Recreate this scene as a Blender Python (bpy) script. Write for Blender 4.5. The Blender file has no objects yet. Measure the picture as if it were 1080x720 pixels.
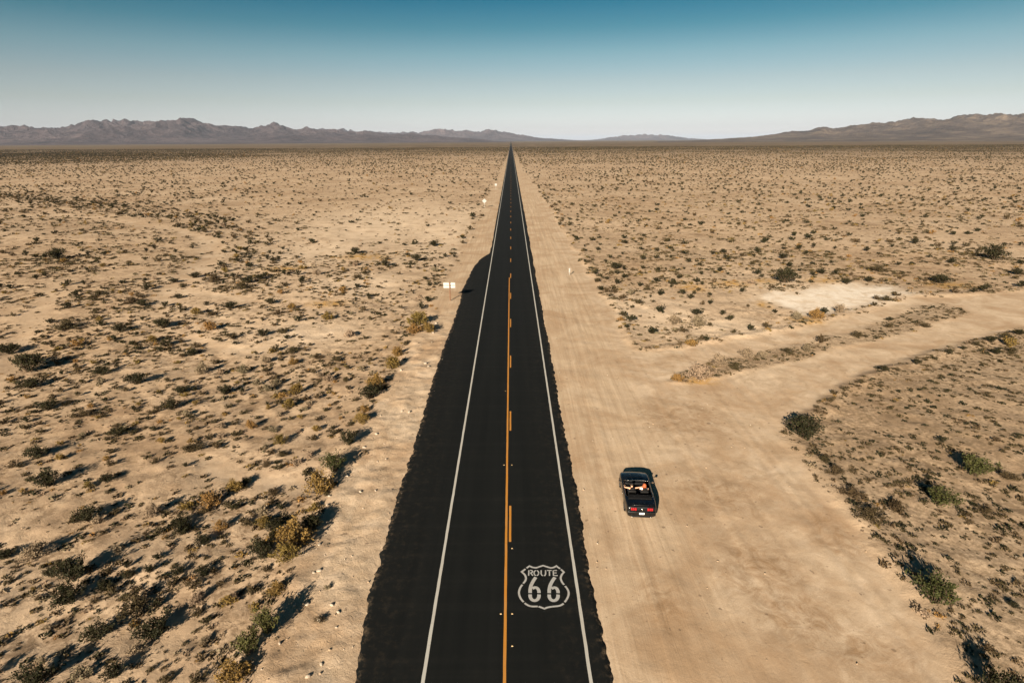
import bpy, math, random
import numpy as np
from mathutils import Matrix, Vector, noise as mnoise

# ------------------------------------------------------------------ camera, sky, sun, exposure
SC = bpy.context.scene
COL = SC.collection
CAM_H = 22.0
CAM_X = 0.30
FPX = 600.0                       # focal length in pixels of the 1080 px wide photograph
PITCH = math.radians(19.46)
ROLL = math.radians(-0.30)
YAW = math.radians(0.0)
cam_d = bpy.data.cameras.new('camera')
cam_d.sensor_width = 36.0
cam_d.lens = FPX / 1080 * 36.0
cam_d.clip_start = 0.5
cam_d.clip_end = 200000
cam = bpy.data.objects.new('camera', cam_d)
COL.objects.link(cam)
RM = Matrix.Rotation(YAW, 3, 'Z') @ Matrix.Rotation(math.pi / 2 - PITCH, 3, 'X') @ Matrix.Rotation(ROLL, 3, 'Z')
cam.matrix_world = Matrix.Translation((CAM_X, 0, CAM_H)) @ RM.to_4x4()
SC.camera = cam

SUN_EL = math.radians(22)
SHADOW_AZ = math.radians(21)      # shadows fall away from the camera, 21 degrees to the right
world = bpy.data.worlds.new('World')
SC.world = world
world.use_nodes = True
wt = world.node_tree
wn, wl = wt.nodes, wt.links
bg = wn['Background']
sky = wn.new('ShaderNodeTexSky')
sky.sky_type = 'NISHITA'
sky.sun_disc = False
sky.sun_elevation = SUN_EL
sky.sun_rotation = math.pi + SHADOW_AZ
sky.altitude = 300
sky.air_density = 1.0
sky.dust_density = 1.2
sky.ozone_density = 2.0
# photographic (polarised) deepening of the sky with height, the same in every direction
tc = wn.new('ShaderNodeTexCoord')
sep = wn.new('ShaderNodeSeparateXYZ')
wl.new(tc.outputs['Generated'], sep.inputs[0])
rmp = wn.new('ShaderNodeValToRGB')
cr = rmp.color_ramp
cr.interpolation = 'LINEAR'
SKY_STOPS = [(0.0, (0.66, 0.61, 0.74)), (0.019, (0.46, 0.445, 0.56)), (0.0565, (0.357, 0.329, 0.342)), (0.0873, (0.305, 0.287, 0.277)),
             (0.1263, (0.205, 0.250, 0.234)), (0.1625, (0.085, 0.185, 0.182)), (0.200, (0.022, 0.138, 0.155)), (0.45, (0.02, 0.10, 0.12))]
while len(cr.elements) < len(SKY_STOPS):
    cr.elements.new(0.5)
for e, (p, c) in zip(cr.elements, SKY_STOPS):
    e.position = p
    e.color = (*c, 1)
wl.new(sep.outputs[2], rmp.inputs[0])
mul = wn.new('ShaderNodeMix')
mul.data_type = 'RGBA'
mul.blend_type = 'MULTIPLY'
mul.inputs[0].default_value = 1.0
wl.new(sky.outputs[0], mul.inputs[6])
wl.new(rmp.outputs[0], mul.inputs[7])
wl.new(mul.outputs[2], bg.inputs[0])
bg.inputs[1].default_value = 0.10

sun_d = bpy.data.lights.new('sun', 'SUN')
sun_d.energy = 4.6
sun_d.angle = math.radians(0.5)
sun_d.color = (1.0, 0.855, 0.67)
sun = bpy.data.objects.new('sun', sun_d)
COL.objects.link(sun)
sdir = Vector((math.sin(SHADOW_AZ) * math.cos(SUN_EL), math.cos(SHADOW_AZ) * math.cos(SUN_EL), -math.sin(SUN_EL)))
sun.rotation_euler = sdir.to_track_quat('-Z', 'Y').to_euler()
sun.location = (-20, -40, 60)

vs = SC.view_settings
vs.view_transform = 'Standard'
vs.look = 'None'
vs.exposure = 1.55
vs.gamma = 1.0
SC.cycles.volume_bounces = 0
SC.cycles.max_bounces = 6
SC.cycles.volume_step_rate = 1.0

rng = np.random.default_rng(66)
random.seed(66)

# ------------------------------------------------------------------ helpers
RMn = np.array(RM)


def rays(px):
    p = np.atleast_2d(np.asarray(px, float))
    v = np.stack([p[:, 0] - 540, 360 - p[:, 1], -np.full(len(p), FPX)], 1)
    return v @ RMn.T


def P(px, z=0.0):
    """photo pixels -> points of the plane at height z"""
    d = rays(px)
    t = (z - CAM_H) / d[:, 2]
    return np.stack([CAM_X + d[:, 0] * t, d[:, 1] * t], 1)


def Q(x, y, z=0.0):
    a = P([(x, y)], z)[0]
    return float(a[0]), float(a[1])


def proj(X, Y, Z=0.0):
    w = np.stack([X - CAM_X, Y, np.zeros_like(X) + Z - CAM_H], 1) @ RMn
    return 540 + FPX * w[:, 0] / -w[:, 2], 360 - FPX * w[:, 1] / -w[:, 2], -w[:, 2]


def px_per_m(x, y):
    X, Y = Q(x, y)
    return FPX / float(proj(np.array([X]), np.array([Y]))[2][0])


def h2(ix, iy, s):
    ix = ix.astype(np.int64); iy = iy.astype(np.int64)
    n = (ix * 374761393 + iy * 668265263 + s * 974634777) & 0xFFFFFFFF
    n = ((n ^ (n >> 13)) * 1274126177) & 0xFFFFFFFF
    n = n ^ (n >> 16)
    return (n & 0xFFFFFF) / float(0xFFFFFF)


def vnoise(x, y, s=0):
    x0 = np.floor(x); y0 = np.floor(y)
    fx = x - x0; fy = y - y0
    fx = fx * fx * (3 - 2 * fx); fy = fy * fy * (3 - 2 * fy)
    a = h2(x0, y0, s); b = h2(x0 + 1, y0, s); c = h2(x0, y0 + 1, s); d = h2(x0 + 1, y0 + 1, s)
    return (a + (b - a) * fx) * (1 - fy) + (c + (d - c) * fx) * fy


def fbm(x, y, s=0, o=4):
    v = 0; a = 0.5; t = 0
    for i in range(o):
        v = v + a * vnoise(x, y, s + i * 17); t += a
        x = x * 2.03 + 11.3; y = y * 2.03 + 5.7; a *= 0.5
    return v / t


def sdf(poly, X, Y):
    """signed distance to a polygon, negative inside"""
    poly = np.asarray(poly, float)
    d = np.full(X.shape, 1e18); inside = np.zeros(X.shape, bool)
    n = len(poly)
    for i in range(n):
        ax, ay = poly[i]; bx, by = poly[(i + 1) % n]
        ex, ey = bx - ax, by - ay
        l2 = ex * ex + ey * ey + 1e-12
        t = np.clip(((X - ax) * ex + (Y - ay) * ey) / l2, 0, 1)
        d = np.minimum(d, (X - ax - t * ex) ** 2 + (Y - ay - t * ey) ** 2)
        c = ((ay > Y) != (by > Y)) & (X < ex * (Y - ay) / (ey if abs(ey) > 1e-12 else 1e-12) + ax)
        inside ^= c
    return np.where(inside, -1, 1) * np.sqrt(d)


def sdl(line, X, Y):
    line = np.asarray(line, float)
    d = np.full(X.shape, 1e18)
    for i in range(len(line) - 1):
        ax, ay = line[i]; ex, ey = line[i + 1][0] - ax, line[i + 1][1] - ay
        t = np.clip(((X - ax) * ex + (Y - ay) * ey) / (ex * ex + ey * ey + 1e-12), 0, 1)
        d = np.minimum(d, (X - ax - t * ex) ** 2 + (Y - ay - t * ey) ** 2)
    return np.sqrt(d)


def sstep(a, b, x):
    t = np.clip((x - a) / (b - a), 0, 1)
    return t * t * (3 - 2 * t)


def link(o, parent=None):
    COL.objects.link(o)
    if parent is not None:
        o.parent = parent
    return o


def mesh(name, verts, faces, mat=None, smooth=False):
    me = bpy.data.meshes.new(name)
    me.from_pydata([tuple(v) for v in verts], [], faces)
    mats = mat if isinstance(mat, (list, tuple)) else [mat]
    for m in mats:
        if m: me.materials.append(m)
    if smooth:
        me.polygons.foreach_set('use_smooth', [True] * len(me.polygons))
    me.update()
    return me


def fast_mesh(name, V, F, mat, smooth=False, midx=None):
    """V (n,3), F (m,k) with one polygon size"""
    me = bpy.data.meshes.new(name)
    V = np.asarray(V, np.float32); F = np.asarray(F, np.int32)
    k = F.shape[1]
    me.vertices.add(len(V)); me.vertices.foreach_set('co', V.ravel())
    me.loops.add(F.size); me.loops.foreach_set('vertex_index', F.ravel())
    me.polygons.add(len(F)); me.polygons.foreach_set('loop_start', np.arange(0, F.size, k, dtype=np.int32))
    me.update(calc_edges=True)
    for m in (mat if isinstance(mat, (list, tuple)) else [mat]):
        me.materials.append(m)
    if midx is not None:
        me.polygons.foreach_set('material_index', np.asarray(midx, np.int32))
    if smooth:
        me.polygons.foreach_set('use_smooth', np.ones(len(F), bool))
    me.validate()
    return me


def ob(name, me, parent=None, loc=None, **props):
    o = bpy.data.objects.new(name, me)
    link(o, parent)
    if loc is not None: o.location = loc
    for k, v in props.items(): o[k] = v
    return o


def empty(name, loc, rz=0, **props):
    o = bpy.data.objects.new(name, None)
    o.empty_display_size = 0.2
    link(o); o.location = loc; o.rotation_euler = (0, 0, rz)
    for k, v in props.items(): o[k] = v
    return o


class Mat:
    def __init__(s, name, rough=0.9, spec=0.2, color=(0.5, 0.5, 0.5)):
        s.m = bpy.data.materials.new(name); s.m.use_nodes = True
        s.n = s.m.node_tree.nodes; s.l = s.m.node_tree.links
        s.b = s.n['Principled BSDF']
        s.b.inputs['Roughness'].default_value = rough
        s.b.inputs['Specular IOR Level'].default_value = spec
        s.b.inputs['Base Color'].default_value = (*color, 1)

    def new(s, t, **kw):
        n = s.n.new(t)
        for k, v in kw.items(): setattr(n, k, v)
        return n

    def coord(s, kind='Object', scale=(1, 1, 1)):
        t = s.new('ShaderNodeTexCoord'); mp = s.new('ShaderNodeMapping')
        mp.inputs['Scale'].default_value = scale
        s.l.new(t.outputs[kind], mp.inputs[0])
        return mp.outputs[0]

    def noise(s, vec, scale, detail=4, rough=0.55, dist=0.0):
        n = s.new('ShaderNodeTexNoise')
        n.inputs['Scale'].default_value = scale; n.inputs['Detail'].default_value = detail
        n.inputs['Roughness'].default_value = rough; n.inputs['Distortion'].default_value = dist
        s.l.new(vec, n.inputs['Vector'])
        return n.outputs['Fac']

    def ramp(s, fac, stops):
        r = s.new('ShaderNodeValToRGB'); e = r.color_ramp.elements
        while len(e) < len(stops): e.new(0.5)
        for el, (p, c) in zip(e, stops):
            el.position = p
            el.color = (*(c if isinstance(c, (tuple, list)) else (c, c, c)), 1)
        s.l.new(fac, r.inputs[0])
        return r.outputs[0]

    def mix(s, fac, a, b, mode='MIX'):
        m = s.new('ShaderNodeMix', data_type='RGBA', blend_type=mode)
        for v, i in ((fac, 0), (a, 6), (b, 7)):
            if hasattr(v, 'is_linked'): s.l.new(v, m.inputs[i])
            elif i == 0: m.inputs[0].default_value = v
            else: m.inputs[i].default_value = (*v, 1)
        return m.outputs[2]

    def math(s, op, a, b=0.0, clamp=False):
        m = s.new('ShaderNodeMath', operation=op, use_clamp=clamp)
        for v, i in ((a, 0), (b, 1)):
            if hasattr(v, 'is_linked'): s.l.new(v, m.inputs[i])
            else: m.inputs[i].default_value = v
        return m.outputs[0]

    def attr(s, name):
        return s.new('ShaderNodeAttribute', attribute_name=name).outputs['Fac']

    def bump(s, h, strength=0.5, dist=0.05, prev=None):
        b = s.new('ShaderNodeBump'); b.inputs['Strength'].default_value = strength
        b.inputs['Distance'].default_value = dist
        s.l.new(h, b.inputs['Height'])
        if prev: s.l.new(prev, b.inputs['Normal'])
        return b.outputs[0]

    def out(s, color=None, normal=None, rough=None):
        if color: s.l.new(color, s.b.inputs['Base Color'])
        if normal: s.l.new(normal, s.b.inputs['Normal'])
        if rough: s.l.new(rough, s.b.inputs['Roughness'])
        return s.m


# ------------------------------------------------------------------ materials of the setting
def ground_material():
    M = Mat('desert_sand', 0.95, 0.1)
    v = M.coord('Object')
    big = M.noise(v, 0.035, 5, 0.6)
    mid = M.noise(v, 0.32, 6, 0.62, 0.4)
    fine = M.noise(v, 3.2, 5, 0.65)
    grit = M.noise(v, 14, 3, 0.7)
    base = M.ramp(mid, [(0.28, (0.225, 0.150, 0.092)), (0.5, (0.350, 0.245, 0.155)), (0.72, (0.470, 0.345, 0.232))])
    base = M.mix(M.ramp(big, [(0.38, 0.0), (0.62, 0.7)]), base, (0.50, 0.378, 0.262))
    # brown litter and small stones between the shrubs
    lit = M.ramp(M.noise(v, 1.15, 7, 0.72, 0.6), [(0.47, 0.0), (0.58, 1.0)])
    lit = M.math('MULTIPLY', lit, M.ramp(M.noise(v, 0.11, 4, 0.6), [(0.38, 0.25), (0.56, 1.0)]))
    trk = M.attr('track'); slt = M.attr('salt'); gld = M.attr('gold'); far = M.attr('far'); rough = M.attr('rough')
    lit = M.math('MULTIPLY', lit, M.math('SUBTRACT', 1.0, trk, True))
    base = M.mix(M.math('MULTIPLY', lit, 0.72), base, (0.150, 0.098, 0.056))
    base = M.mix(M.math('MULTIPLY', rough, M.ramp(fine, [(0.38, 0.75), (0.6, 0.05)])), base, (0.165, 0.118, 0.072))
    # driven dirt: smoother, paler, streaked along the road
    sv = M.coord('Object', (1.0, 0.035, 1.0))
    st = M.noise(sv, 2.6, 6, 0.68, 0.3)
    tcol = M.ramp(st, [(0.28, (0.330, 0.240, 0.158)), (0.5, (0.425, 0.318, 0.216)), (0.72, (0.50, 0.385, 0.272))])
    pat = M.ramp(M.noise(v, 0.16, 6, 0.66, 0.8), [(0.42, 0.0), (0.64, 0.80)])
    spot = M.ramp(M.noise(v, 0.55, 7, 0.68, 1.2), [(0.30, (0.345, 0.252, 0.166)), (0.48, (0.445, 0.338, 0.235)), (0.68, (0.52, 0.405, 0.293))])
    tcol = M.mix(M.attr('streak'), spot, tcol)
    tcol = M.mix(pat, tcol, (0.310, 0.205, 0.122))
    tcol = M.mix(M.math('MULTIPLY', M.attr('churn'), M.ramp(M.noise(v, 0.8, 7, 0.72, 1.5), [(0.36, 1.0), (0.60, 0.15)])), tcol, (0.255, 0.163, 0.092))
    specks = M.ramp(M.noise(v, 2.4, 2, 0.4), [(0.70, 0.0), (0.735, 1.0)])
    tcol = M.mix(M.math('MULTIPLY', specks, 0.6), tcol, (0.13, 0.09, 0.06))
    base = M.mix(M.math('MULTIPLY', M.attr('pale'), M.ramp(mid, [(0.30, 0.25), (0.55, 0.9)])), base, (0.53, 0.412, 0.295))
    base = M.mix(trk, base, tcol)
    base = M.mix(M.math('MULTIPLY', slt, M.ramp(M.noise(v, 0.45, 7, 0.7, 0.8), [(0.34, 0.18), (0.56, 1.0)])), base, (0.64, 0.565, 0.475))
    gf = M.math('MULTIPLY', gld, M.ramp(M.noise(v, 0.9, 5, 0.7), [(0.36, 0.0), (0.55, 0.9)]))
    base = M.mix(gf, base, (0.36, 0.205, 0.055))
    # far plain: the scrub merges into an olive brown cover
    fv = M.coord('Object', (1.0, 0.16, 1.0))
    fn = M.ramp(M.noise(fv, 0.016, 6, 0.72), [(0.34, 0.72), (0.56, 1.0)])
    base = M.mix(M.math('MULTIPLY', far, fn), base, (0.082, 0.058, 0.032))
    base = M.mix(M.ramp(grit, [(0.3, 0.20), (0.6, 0.0)]), base, (0.16, 0.115, 0.075))
    hgt = M.math('ADD', M.math('MULTIPLY', M.noise(v, 1.7, 8, 0.7, 0.5), 0.65), M.math('MULTIPLY', grit, 0.12))
    hgt2 = M.math('MULTIPLY', st, M.attr('streak'))
    hgt = M.math('MULTIPLY', hgt, M.math('SUBTRACT', 1.0, M.math('MULTIPLY', trk, 0.66)))
    clod = M.new('ShaderNodeTexVoronoi', feature='DISTANCE_TO_EDGE')
    clod.inputs['Scale'].default_value = 0.8
    wv = M.new('ShaderNodeVectorMath', operation='ADD')
    nz = M.new('ShaderNodeTexNoise'); nz.inputs['Scale'].default_value = 1.4; nz.inputs['Detail'].default_value = 4
    M.l.new(v, nz.inputs['Vector']); M.l.new(nz.outputs['Color'], wv.inputs[0]); M.l.new(v, wv.inputs[1])
    M.l.new(wv.outputs[0], clod.inputs['Vector'])
    ck = M.math('MULTIPLY', M.ramp(clod.outputs['Distance'], [(0.0, 0.0), (0.16, 1.0)]), 0.10)
    ck = M.math('ADD', ck, M.math('MULTIPLY', M.noise(v, 3.0, 8, 0.78, 0.6), 1.25))
    hgt = M.math('ADD', hgt, M.math('MULTIPLY', ck, M.math('MULTIPLY', M.attr('fill'), 0.5)))
    n1 = M.bump(hgt, 0.9, 0.13)
    n2 = M.bump(hgt2, 0.5, 0.07, n1)
    return M.out(base, n2)


def asphalt_material():
    M = Mat('asphalt', 0.9, 0.12)
    v = M.coord('Object')
    sv = M.coord('Object', (1.0, 0.02, 1.0))
    st = M.noise(sv, 1.3, 5, 0.6)
    gr = M.noise(v, 22, 3, 0.7)
    c = M.ramp(st, [(0.3, (0.0032, 0.0040, 0.0041)), (0.7, (0.0062, 0.0069, 0.0066))])
    # transverse paving passes on the turnout, dust along the lanes
    tv = M.coord('Object', (0.02, 1.0, 1.0))
    c = M.mix(M.ramp(M.noise(tv, 1.1, 4, 0.6), [(0.5, 0.0), (0.75, 0.35)]), c, (0.0125, 0.0125, 0.0115))
    c = M.mix(M.ramp(M.noise(v, 0.5, 5, 0.7), [(0.58, 0.0), (0.8, 0.22)]), c, (0.018, 0.0165, 0.0135))
    c = M.mix(M.math('MULTIPLY', M.attr('dust'), M.ramp(M.noise(v, 2.2, 6, 0.75), [(0.50, 0.0), (0.66, 0.85)])), c, (0.15, 0.107, 0.068))
    return M.out(c, M.bump(gr, 0.35, 0.02))


def paint_material(name, col, wear=0.25):
    M = Mat(name, 0.75, 0.25)
    v = M.coord('Object')
    w = M.ramp(M.noise(v, 5.5, 6, 0.75), [(0.55, 0.0), (0.78, wear)])
    c = M.mix(w, col, (0.06, 0.055, 0.045))
    c = M.mix(M.ramp(M.noise(v, 0.7, 4, 0.6), [(0.4, 0.0), (0.75, 0.22)]), c, (0.28, 0.21, 0.14))
    return M.out(c)


def rock_material(name, a, b, c):
    M = Mat(name, 0.95, 0.1)
    v = M.coord('Object')
    n = M.math('ADD', M.math('MULTIPLY', M.noise(v, 0.0011, 6, 0.62, 0.6), 0.45), M.math('MULTIPLY', M.noise(v, 0.0052, 6, 0.7, 0.8), 0.55))
    col = M.ramp(n, [(0.36, a), (0.50, b), (0.64, c)])
    return M.out(col, M.bump(M.noise(v, 0.0045, 8, 0.72, 0.5), 1.0, 160))


def leaf_material(name, dark, lite, transl=0.15):
    M = Mat(name, 0.75, 0.15)
    v = M.coord('Object')
    oi = M.new('ShaderNodeObjectInfo')
    n = M.noise(v, 5.0, 3, 0.6)
    c = M.ramp(n, [(0.3, dark), (0.7, lite)])
    hv = M.new('ShaderNodeHueSaturation')
    M.l.new(c, hv.inputs['Color'])
    val = M.math('ADD', M.math('MULTIPLY', oi.outputs['Random'], 0.55), 0.72)
    M.l.new(val, hv.inputs['Value'])
    hue = M.math('ADD', M.math('MULTIPLY', oi.outputs['Random'], -0.035), 0.515)
    M.l.new(hue, hv.inputs['Hue'])
    tr = M.new('ShaderNodeBsdfTranslucent')
    mx = M.new('ShaderNodeMixShader'); mx.inputs[0].default_value = transl
    M.l.new(hv.outputs[0], tr.inputs[0]); M.l.new(hv.outputs[0], M.b.inputs['Base Color'])
    o = M.n['Material Output']
    M.l.new(M.b.outputs[0], mx.inputs[1]); M.l.new(tr.outputs[0], mx.inputs[2]); M.l.new(mx.outputs[0], o.inputs[0])
    return M.m


def plain(name, col, rough=0.6, spec=0.4, metal=0.0, coat=0.0, var=0.12, scale=6.0):
    M = Mat(name, rough, spec, col)
    M.b.inputs['Metallic'].default_value = metal
    M.b.inputs['Coat Weight'].default_value = coat
    M.b.inputs['Coat Roughness'].default_value = 0.04
    n = M.noise(M.coord('Object'), scale, 4, 0.6)
    c = M.ramp(n, [(0.3, tuple(x * (1 - var) for x in col)), (0.7, tuple(min(1, x * (1 + var)) for x in col))])
    return M.out(c)


M_GROUND = ground_material()
M_ASPH = asphalt_material()
M_WHITE = paint_material('white_road_paint', (0.37, 0.36, 0.33), 0.45)
M_STENCIL = paint_material('worn_stencil_paint', (0.31, 0.305, 0.295), 0.9)
M_YELLOW = paint_material('yellow_road_paint', (0.40, 0.165, 0.020), 0.35)
M_ROCK_L = rock_material('mountain_rock', (0.028, 0.021, 0.024), (0.074, 0.055, 0.058), (0.150, 0.113, 0.112))
M_ROCK_R = rock_material('desert_hill_rock', (0.042, 0.033, 0.030), (0.11, 0.084, 0.068), (0.25, 0.19, 0.136))
M_STONE = plain('pale_stone', (0.33, 0.275, 0.215), 0.9, 0.1, var=0.35, scale=4)
M_PEBBLE = plain('brown_pebble', (0.30, 0.22, 0.15), 0.9, 0.1, var=0.3, scale=3)
M_CREO = leaf_material('creosote_leaves', (0.010, 0.0105, 0.0045), (0.034, 0.032, 0.012))
M_GREEN = leaf_material('green_shrub_leaves', (0.026, 0.030, 0.009), (0.080, 0.080, 0.025))
M_GOLD = leaf_material('golden_brush', (0.105, 0.066, 0.018), (0.27, 0.170, 0.052), 0.2)
M_GREY = leaf_material('dry_grey_brush', (0.13, 0.100, 0.062), (0.29, 0.225, 0.145), 0.2)
M_SCRUB = leaf_material('dry_scrub', (0.028, 0.021, 0.010), (0.085, 0.062, 0.028), 0.1)
M_TWIG = plain('shrub_wood', (0.075, 0.052, 0.034), 0.9, 0.1)

# ------------------------------------------------------------------ plan of the place (photo pixels -> ground)
DIRT_R = P([(541.5, 153), (543, 158), (553, 180), (566.5, 197), (577, 213), (592, 241), (609, 268), (622, 288), (632, 303), (644, 325),
            (655, 348), (667, 369), (690, 371), (720, 367), (800, 355), (860, 341), (915, 328), (945, 320), (962, 313), (1000, 314),
            (1080, 307), (1200, 300), (1200, 335), (1080, 347), (1030, 357), (985, 373), (925, 387), (880, 412), (862, 428), (832, 440),
            (826, 458), (846, 482), (872, 520), (900, 560), (938, 602), (980, 662), (1010, 720), (1035, 800), (1060, 900), (600, 900)])
ISLAND = P([(706, 403), (735, 384), (765, 377), (800, 371), (850, 361), (905, 347), (945, 333), (962, 322), (1000, 322), (1030, 330),
            (985, 342), (940, 356), (880, 369), (830, 384), (780, 394), (735, 405)])
SALT = P([(798, 314), (815, 308), (845, 303), (900, 300), (948, 300), (957, 308), (950, 317), (905, 325), (880, 332), (845, 333), (825, 328), (808, 320)])
DIRT_L = P([(540.5, 153), (536, 161), (529, 178), (516, 203), (505, 228), (492, 250), (475, 283), (455, 318), (446, 345), (424, 382),
            (402, 420), (378, 462), (352, 512), (336, 545), (318, 582), (300, 625), (278, 676), (262, 720), (225, 800), (180, 900), (520, 900)])
BERM = P([(470, 326), (448, 345), (424, 382), (402, 420), (378, 462), (352, 512), (336, 545), (318, 582), (300, 625), (278, 676), (262, 720),
          (225, 800), (180, 900), (520, 900), (480, 326)])
WASH = P([(-120, 236), (-20, 229), (60, 226), (130, 233), (185, 243), (218, 255), (226, 268), (208, 285), (190, 300), (178, 318)])
TRACK2 = P([(198, 352), (225, 362), (262, 366), (300, 362)])
TRACK3 = P([(205, 309), (240, 313), (272, 318)])
TRACK4 = P([(58, 300), (42, 325), (20, 360), (-20, 420)])
TRACK5 = P([(215, 480), (262, 498), (318, 508), (340, 506)])
BAND = P([(-60, 200), (0, 207), (60, 213), (130, 221), (205, 229), (235, 244), (262, 270), (280, 290)])


def zones(X, Y):
    """masks of the ground: driven dirt, salt pan, golden grass, rough stubble, distance from the road"""
    wob = (fbm(X * 0.35, Y * 0.35, 3, 3) - 0.5) * 2.4 * np.clip(Y / 70, 0.5, 3.0)
    dr = sdf(DIRT_R, X, Y) + wob * 0.8
    di = sdf(ISLAND, X, Y) + wob * 0.7
    dl = sdf(DIRT_L, X, Y) + wob * 0.6
    ds = sdf(SALT, X, Y) + wob * 2.2
    tr = 1 - sstep(-0.7, 0.5, dr)
    tr = tr * sstep(-0.5, 0.6, di)
    tl = 1 - sstep(-0.6, 0.5, dl)
    track = np.maximum(tr, tl)
    w = 1 - sstep(1.0, 3.2, sdl(WASH, X, Y) + wob * 0.6)
    w2 = 1 - sstep(0.5, 1.8, sdl(TRACK2, X, Y) + wob * 0.5)
    w3 = 1 - sstep(0.4, 1.5, sdl(TRACK3, X, Y) + wob * 0.5)
    w4 = 1 - sstep(0.5, 2.0, sdl(TRACK4, X, Y) + wob * 0.5)
    w5 = 1 - sstep(0.4, 1.6, sdl(TRACK5, X, Y) + wob * 0.5)
    wash = np.maximum.reduce([w * 0.9, w2 * 0.6, w3 * 0.7, w4 * 0.5, w5 * 0.6])
    salt = 1 - sstep(-3.6, 1.4, ds)
    return track, wash, salt, dr, dl, di, ds


def rough_zone(X, Y, dr, di):
    """the stubbly flat in the lower right and the strip between the two dirt tracks"""
    a = sstep(-0.2, 1.5, dr) * (X > 8) * (1 - sstep(52, 66, Y - 0.18 * (X - 25)))
    b = 1 - sstep(-1.0, 0.4, di)
    return np.maximum(a, b)


def ground_z(X, Y, Zn=None):
    track, wash, salt, dr, dl, di, ds = Zn if Zn is not None else zones(X, Y)
    off = np.maximum(np.abs(X) - 5.0, 0)
    away = sstep(0, 22, off)
    rough = 1 - 0.9 * np.maximum(track, 0.8 * np.maximum(salt, wash))
    z = (fbm(X * 0.022, Y * 0.022, 5, 3) - 0.5) * 1.1 * away * sstep(0, 12, np.maximum(dr, -99)) * (X > 0)
    z = z + (fbm(X * 0.022, Y * 0.022, 5, 3) - 0.5) * 1.1 * away * (X <= 0)
    z = z + (fbm(X * 0.19, Y * 0.19, 8, 3) - 0.45) * 0.34 * rough * sstep(0, 4, off)
    z = z + (fbm(X * 0.9, Y * 0.9, 9, 4) - 0.5) * 0.22 * rough
    z = z + (fbm(X * 0.8, Y * 0.8, 21, 3) - 0.5) * 0.07 * track
    # wheel ruts along both dirt shoulders
    z = z + (vnoise(X * 2.6, Y * 0.03, 31) - 0.5) * 0.07 * track * sstep(0.3, 1.5, off)
    # windrow where the grader left the right-hand dirt, raised fill on the left
    z = z + 0.16 * np.exp(-((dr - 0.8) / 0.7) ** 2) * (Y < 260) * (X > 0)
    z = z - 0.30 * sstep(-0.4, 1.6, dl) * (X < 0) * (1 - sstep(70, 110, Y))
    z = z - 0.10 * wash
    b = (X < 0) * (Y < 75) * track
    z = z + ((fbm(X * 0.75, Y * 0.5, 44, 4) - 0.5) * 0.34 + np.abs(fbm(X * 0.9, Y * 1.4, 47, 4) - 0.5) * 0.36 - 0.05) * b * sstep(6.5, 8.0, -X)
    z = z * (1 - 0.999 * sstep(900, 4000, np.hypot(X, Y)))
    # bed of the road
    bed = sstep(-0.3, 1.4, np.maximum(X - 4.35, -X - np.where(Y < 130, 6.2, 4.2)))
    z = np.where(bed < 1, -0.03 + (z + 0.03) * bed, z)
    return z


# ------------------------------------------------------------------ ground
def graded(limit, d0, lin, g):
    a = [0.0]
    while a[-1] < limit:
        a.append(a[-1] + (d0 if a[-1] < lin else max(d0, (a[-1] - lin) * g + d0)))
    return np.array(a)


gx = graded(62000, 0.24, 34, 0.034)
gx = np.concatenate([-gx[:0:-1], gx])
gy = graded(62000, 0.24, 48, 0.022) + 14.0
gy = np.concatenate([[-400, -150, -60, -20, 0, 6, 10, 12], gy])
NX, NY = len(gx), len(gy)
GX, GY = np.meshgrid(gx, gy)
GXf, GYf = GX.ravel(), GY.ravel()
Zn = zones(GXf, GYf)
GZ = ground_z(GXf, GYf, Zn)
idx = np.arange(NX * NY).reshape(NY, NX)
F = np.stack([idx[:-1, :-1].ravel(), idx[:-1, 1:].ravel(), idx[1:, 1:].ravel(), idx[1:, :-1].ravel()], 1)
me = fast_mesh('ground', np.stack([GXf, GYf, GZ], 1), F, M_GROUND, True)


def put_attr(me, name, vals):
    a = me.attributes.new(name, 'FLOAT', 'POINT')
    a.data.foreach_set('value', np.asarray(vals, np.float32))


track_a = np.maximum(Zn[0], Zn[1])
rz_a = rough_zone(GXf, GYf, Zn[3], Zn[5])
gold_a = np.zeros_like(GXf)
for (px, py, rx, ry) in [(805, 298, 16, 2.5), (870, 297, 20, 2.5), (805, 322, 8, 4), (850, 338, 16, 5), (770, 301, 22, 3), (1000, 300, 26, 4),
                         (730, 305, 14, 4), (385, 272, 26, 3), (300, 285, 20, 3), (740, 402, 18, 4), (345, 320, 20, 3)]:
    X0, Y0 = Q(px, py); s = px_per_m(px, py)
    Ytop = Q(px, py - ry)[1]
    gold_a = np.maximum(gold_a, np.exp(-(((GXf - X0) * s / rx) ** 2 + ((GYf - Y0) / max(Ytop - Y0, 0.5)) ** 2) ** 1.5))
put_attr(me, 'track', track_a)
put_attr(me, 'salt', Zn[2])
put_attr(me, 'gold', gold_a * (1 - Zn[2]))
def spots(lst):
    a = np.zeros_like(GXf)
    for (px, py, rx, ry) in lst:
        X0, Y0 = Q(px, py); sc_ = px_per_m(px, py); dy = max(Q(px, py - ry)[1] - Y0, 0.5)
        a = np.maximum(a, np.exp(-(((GXf - X0) * sc_ / rx) ** 2 + ((GYf - Y0) / dy) ** 2) ** 1.3))
    return a


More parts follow.
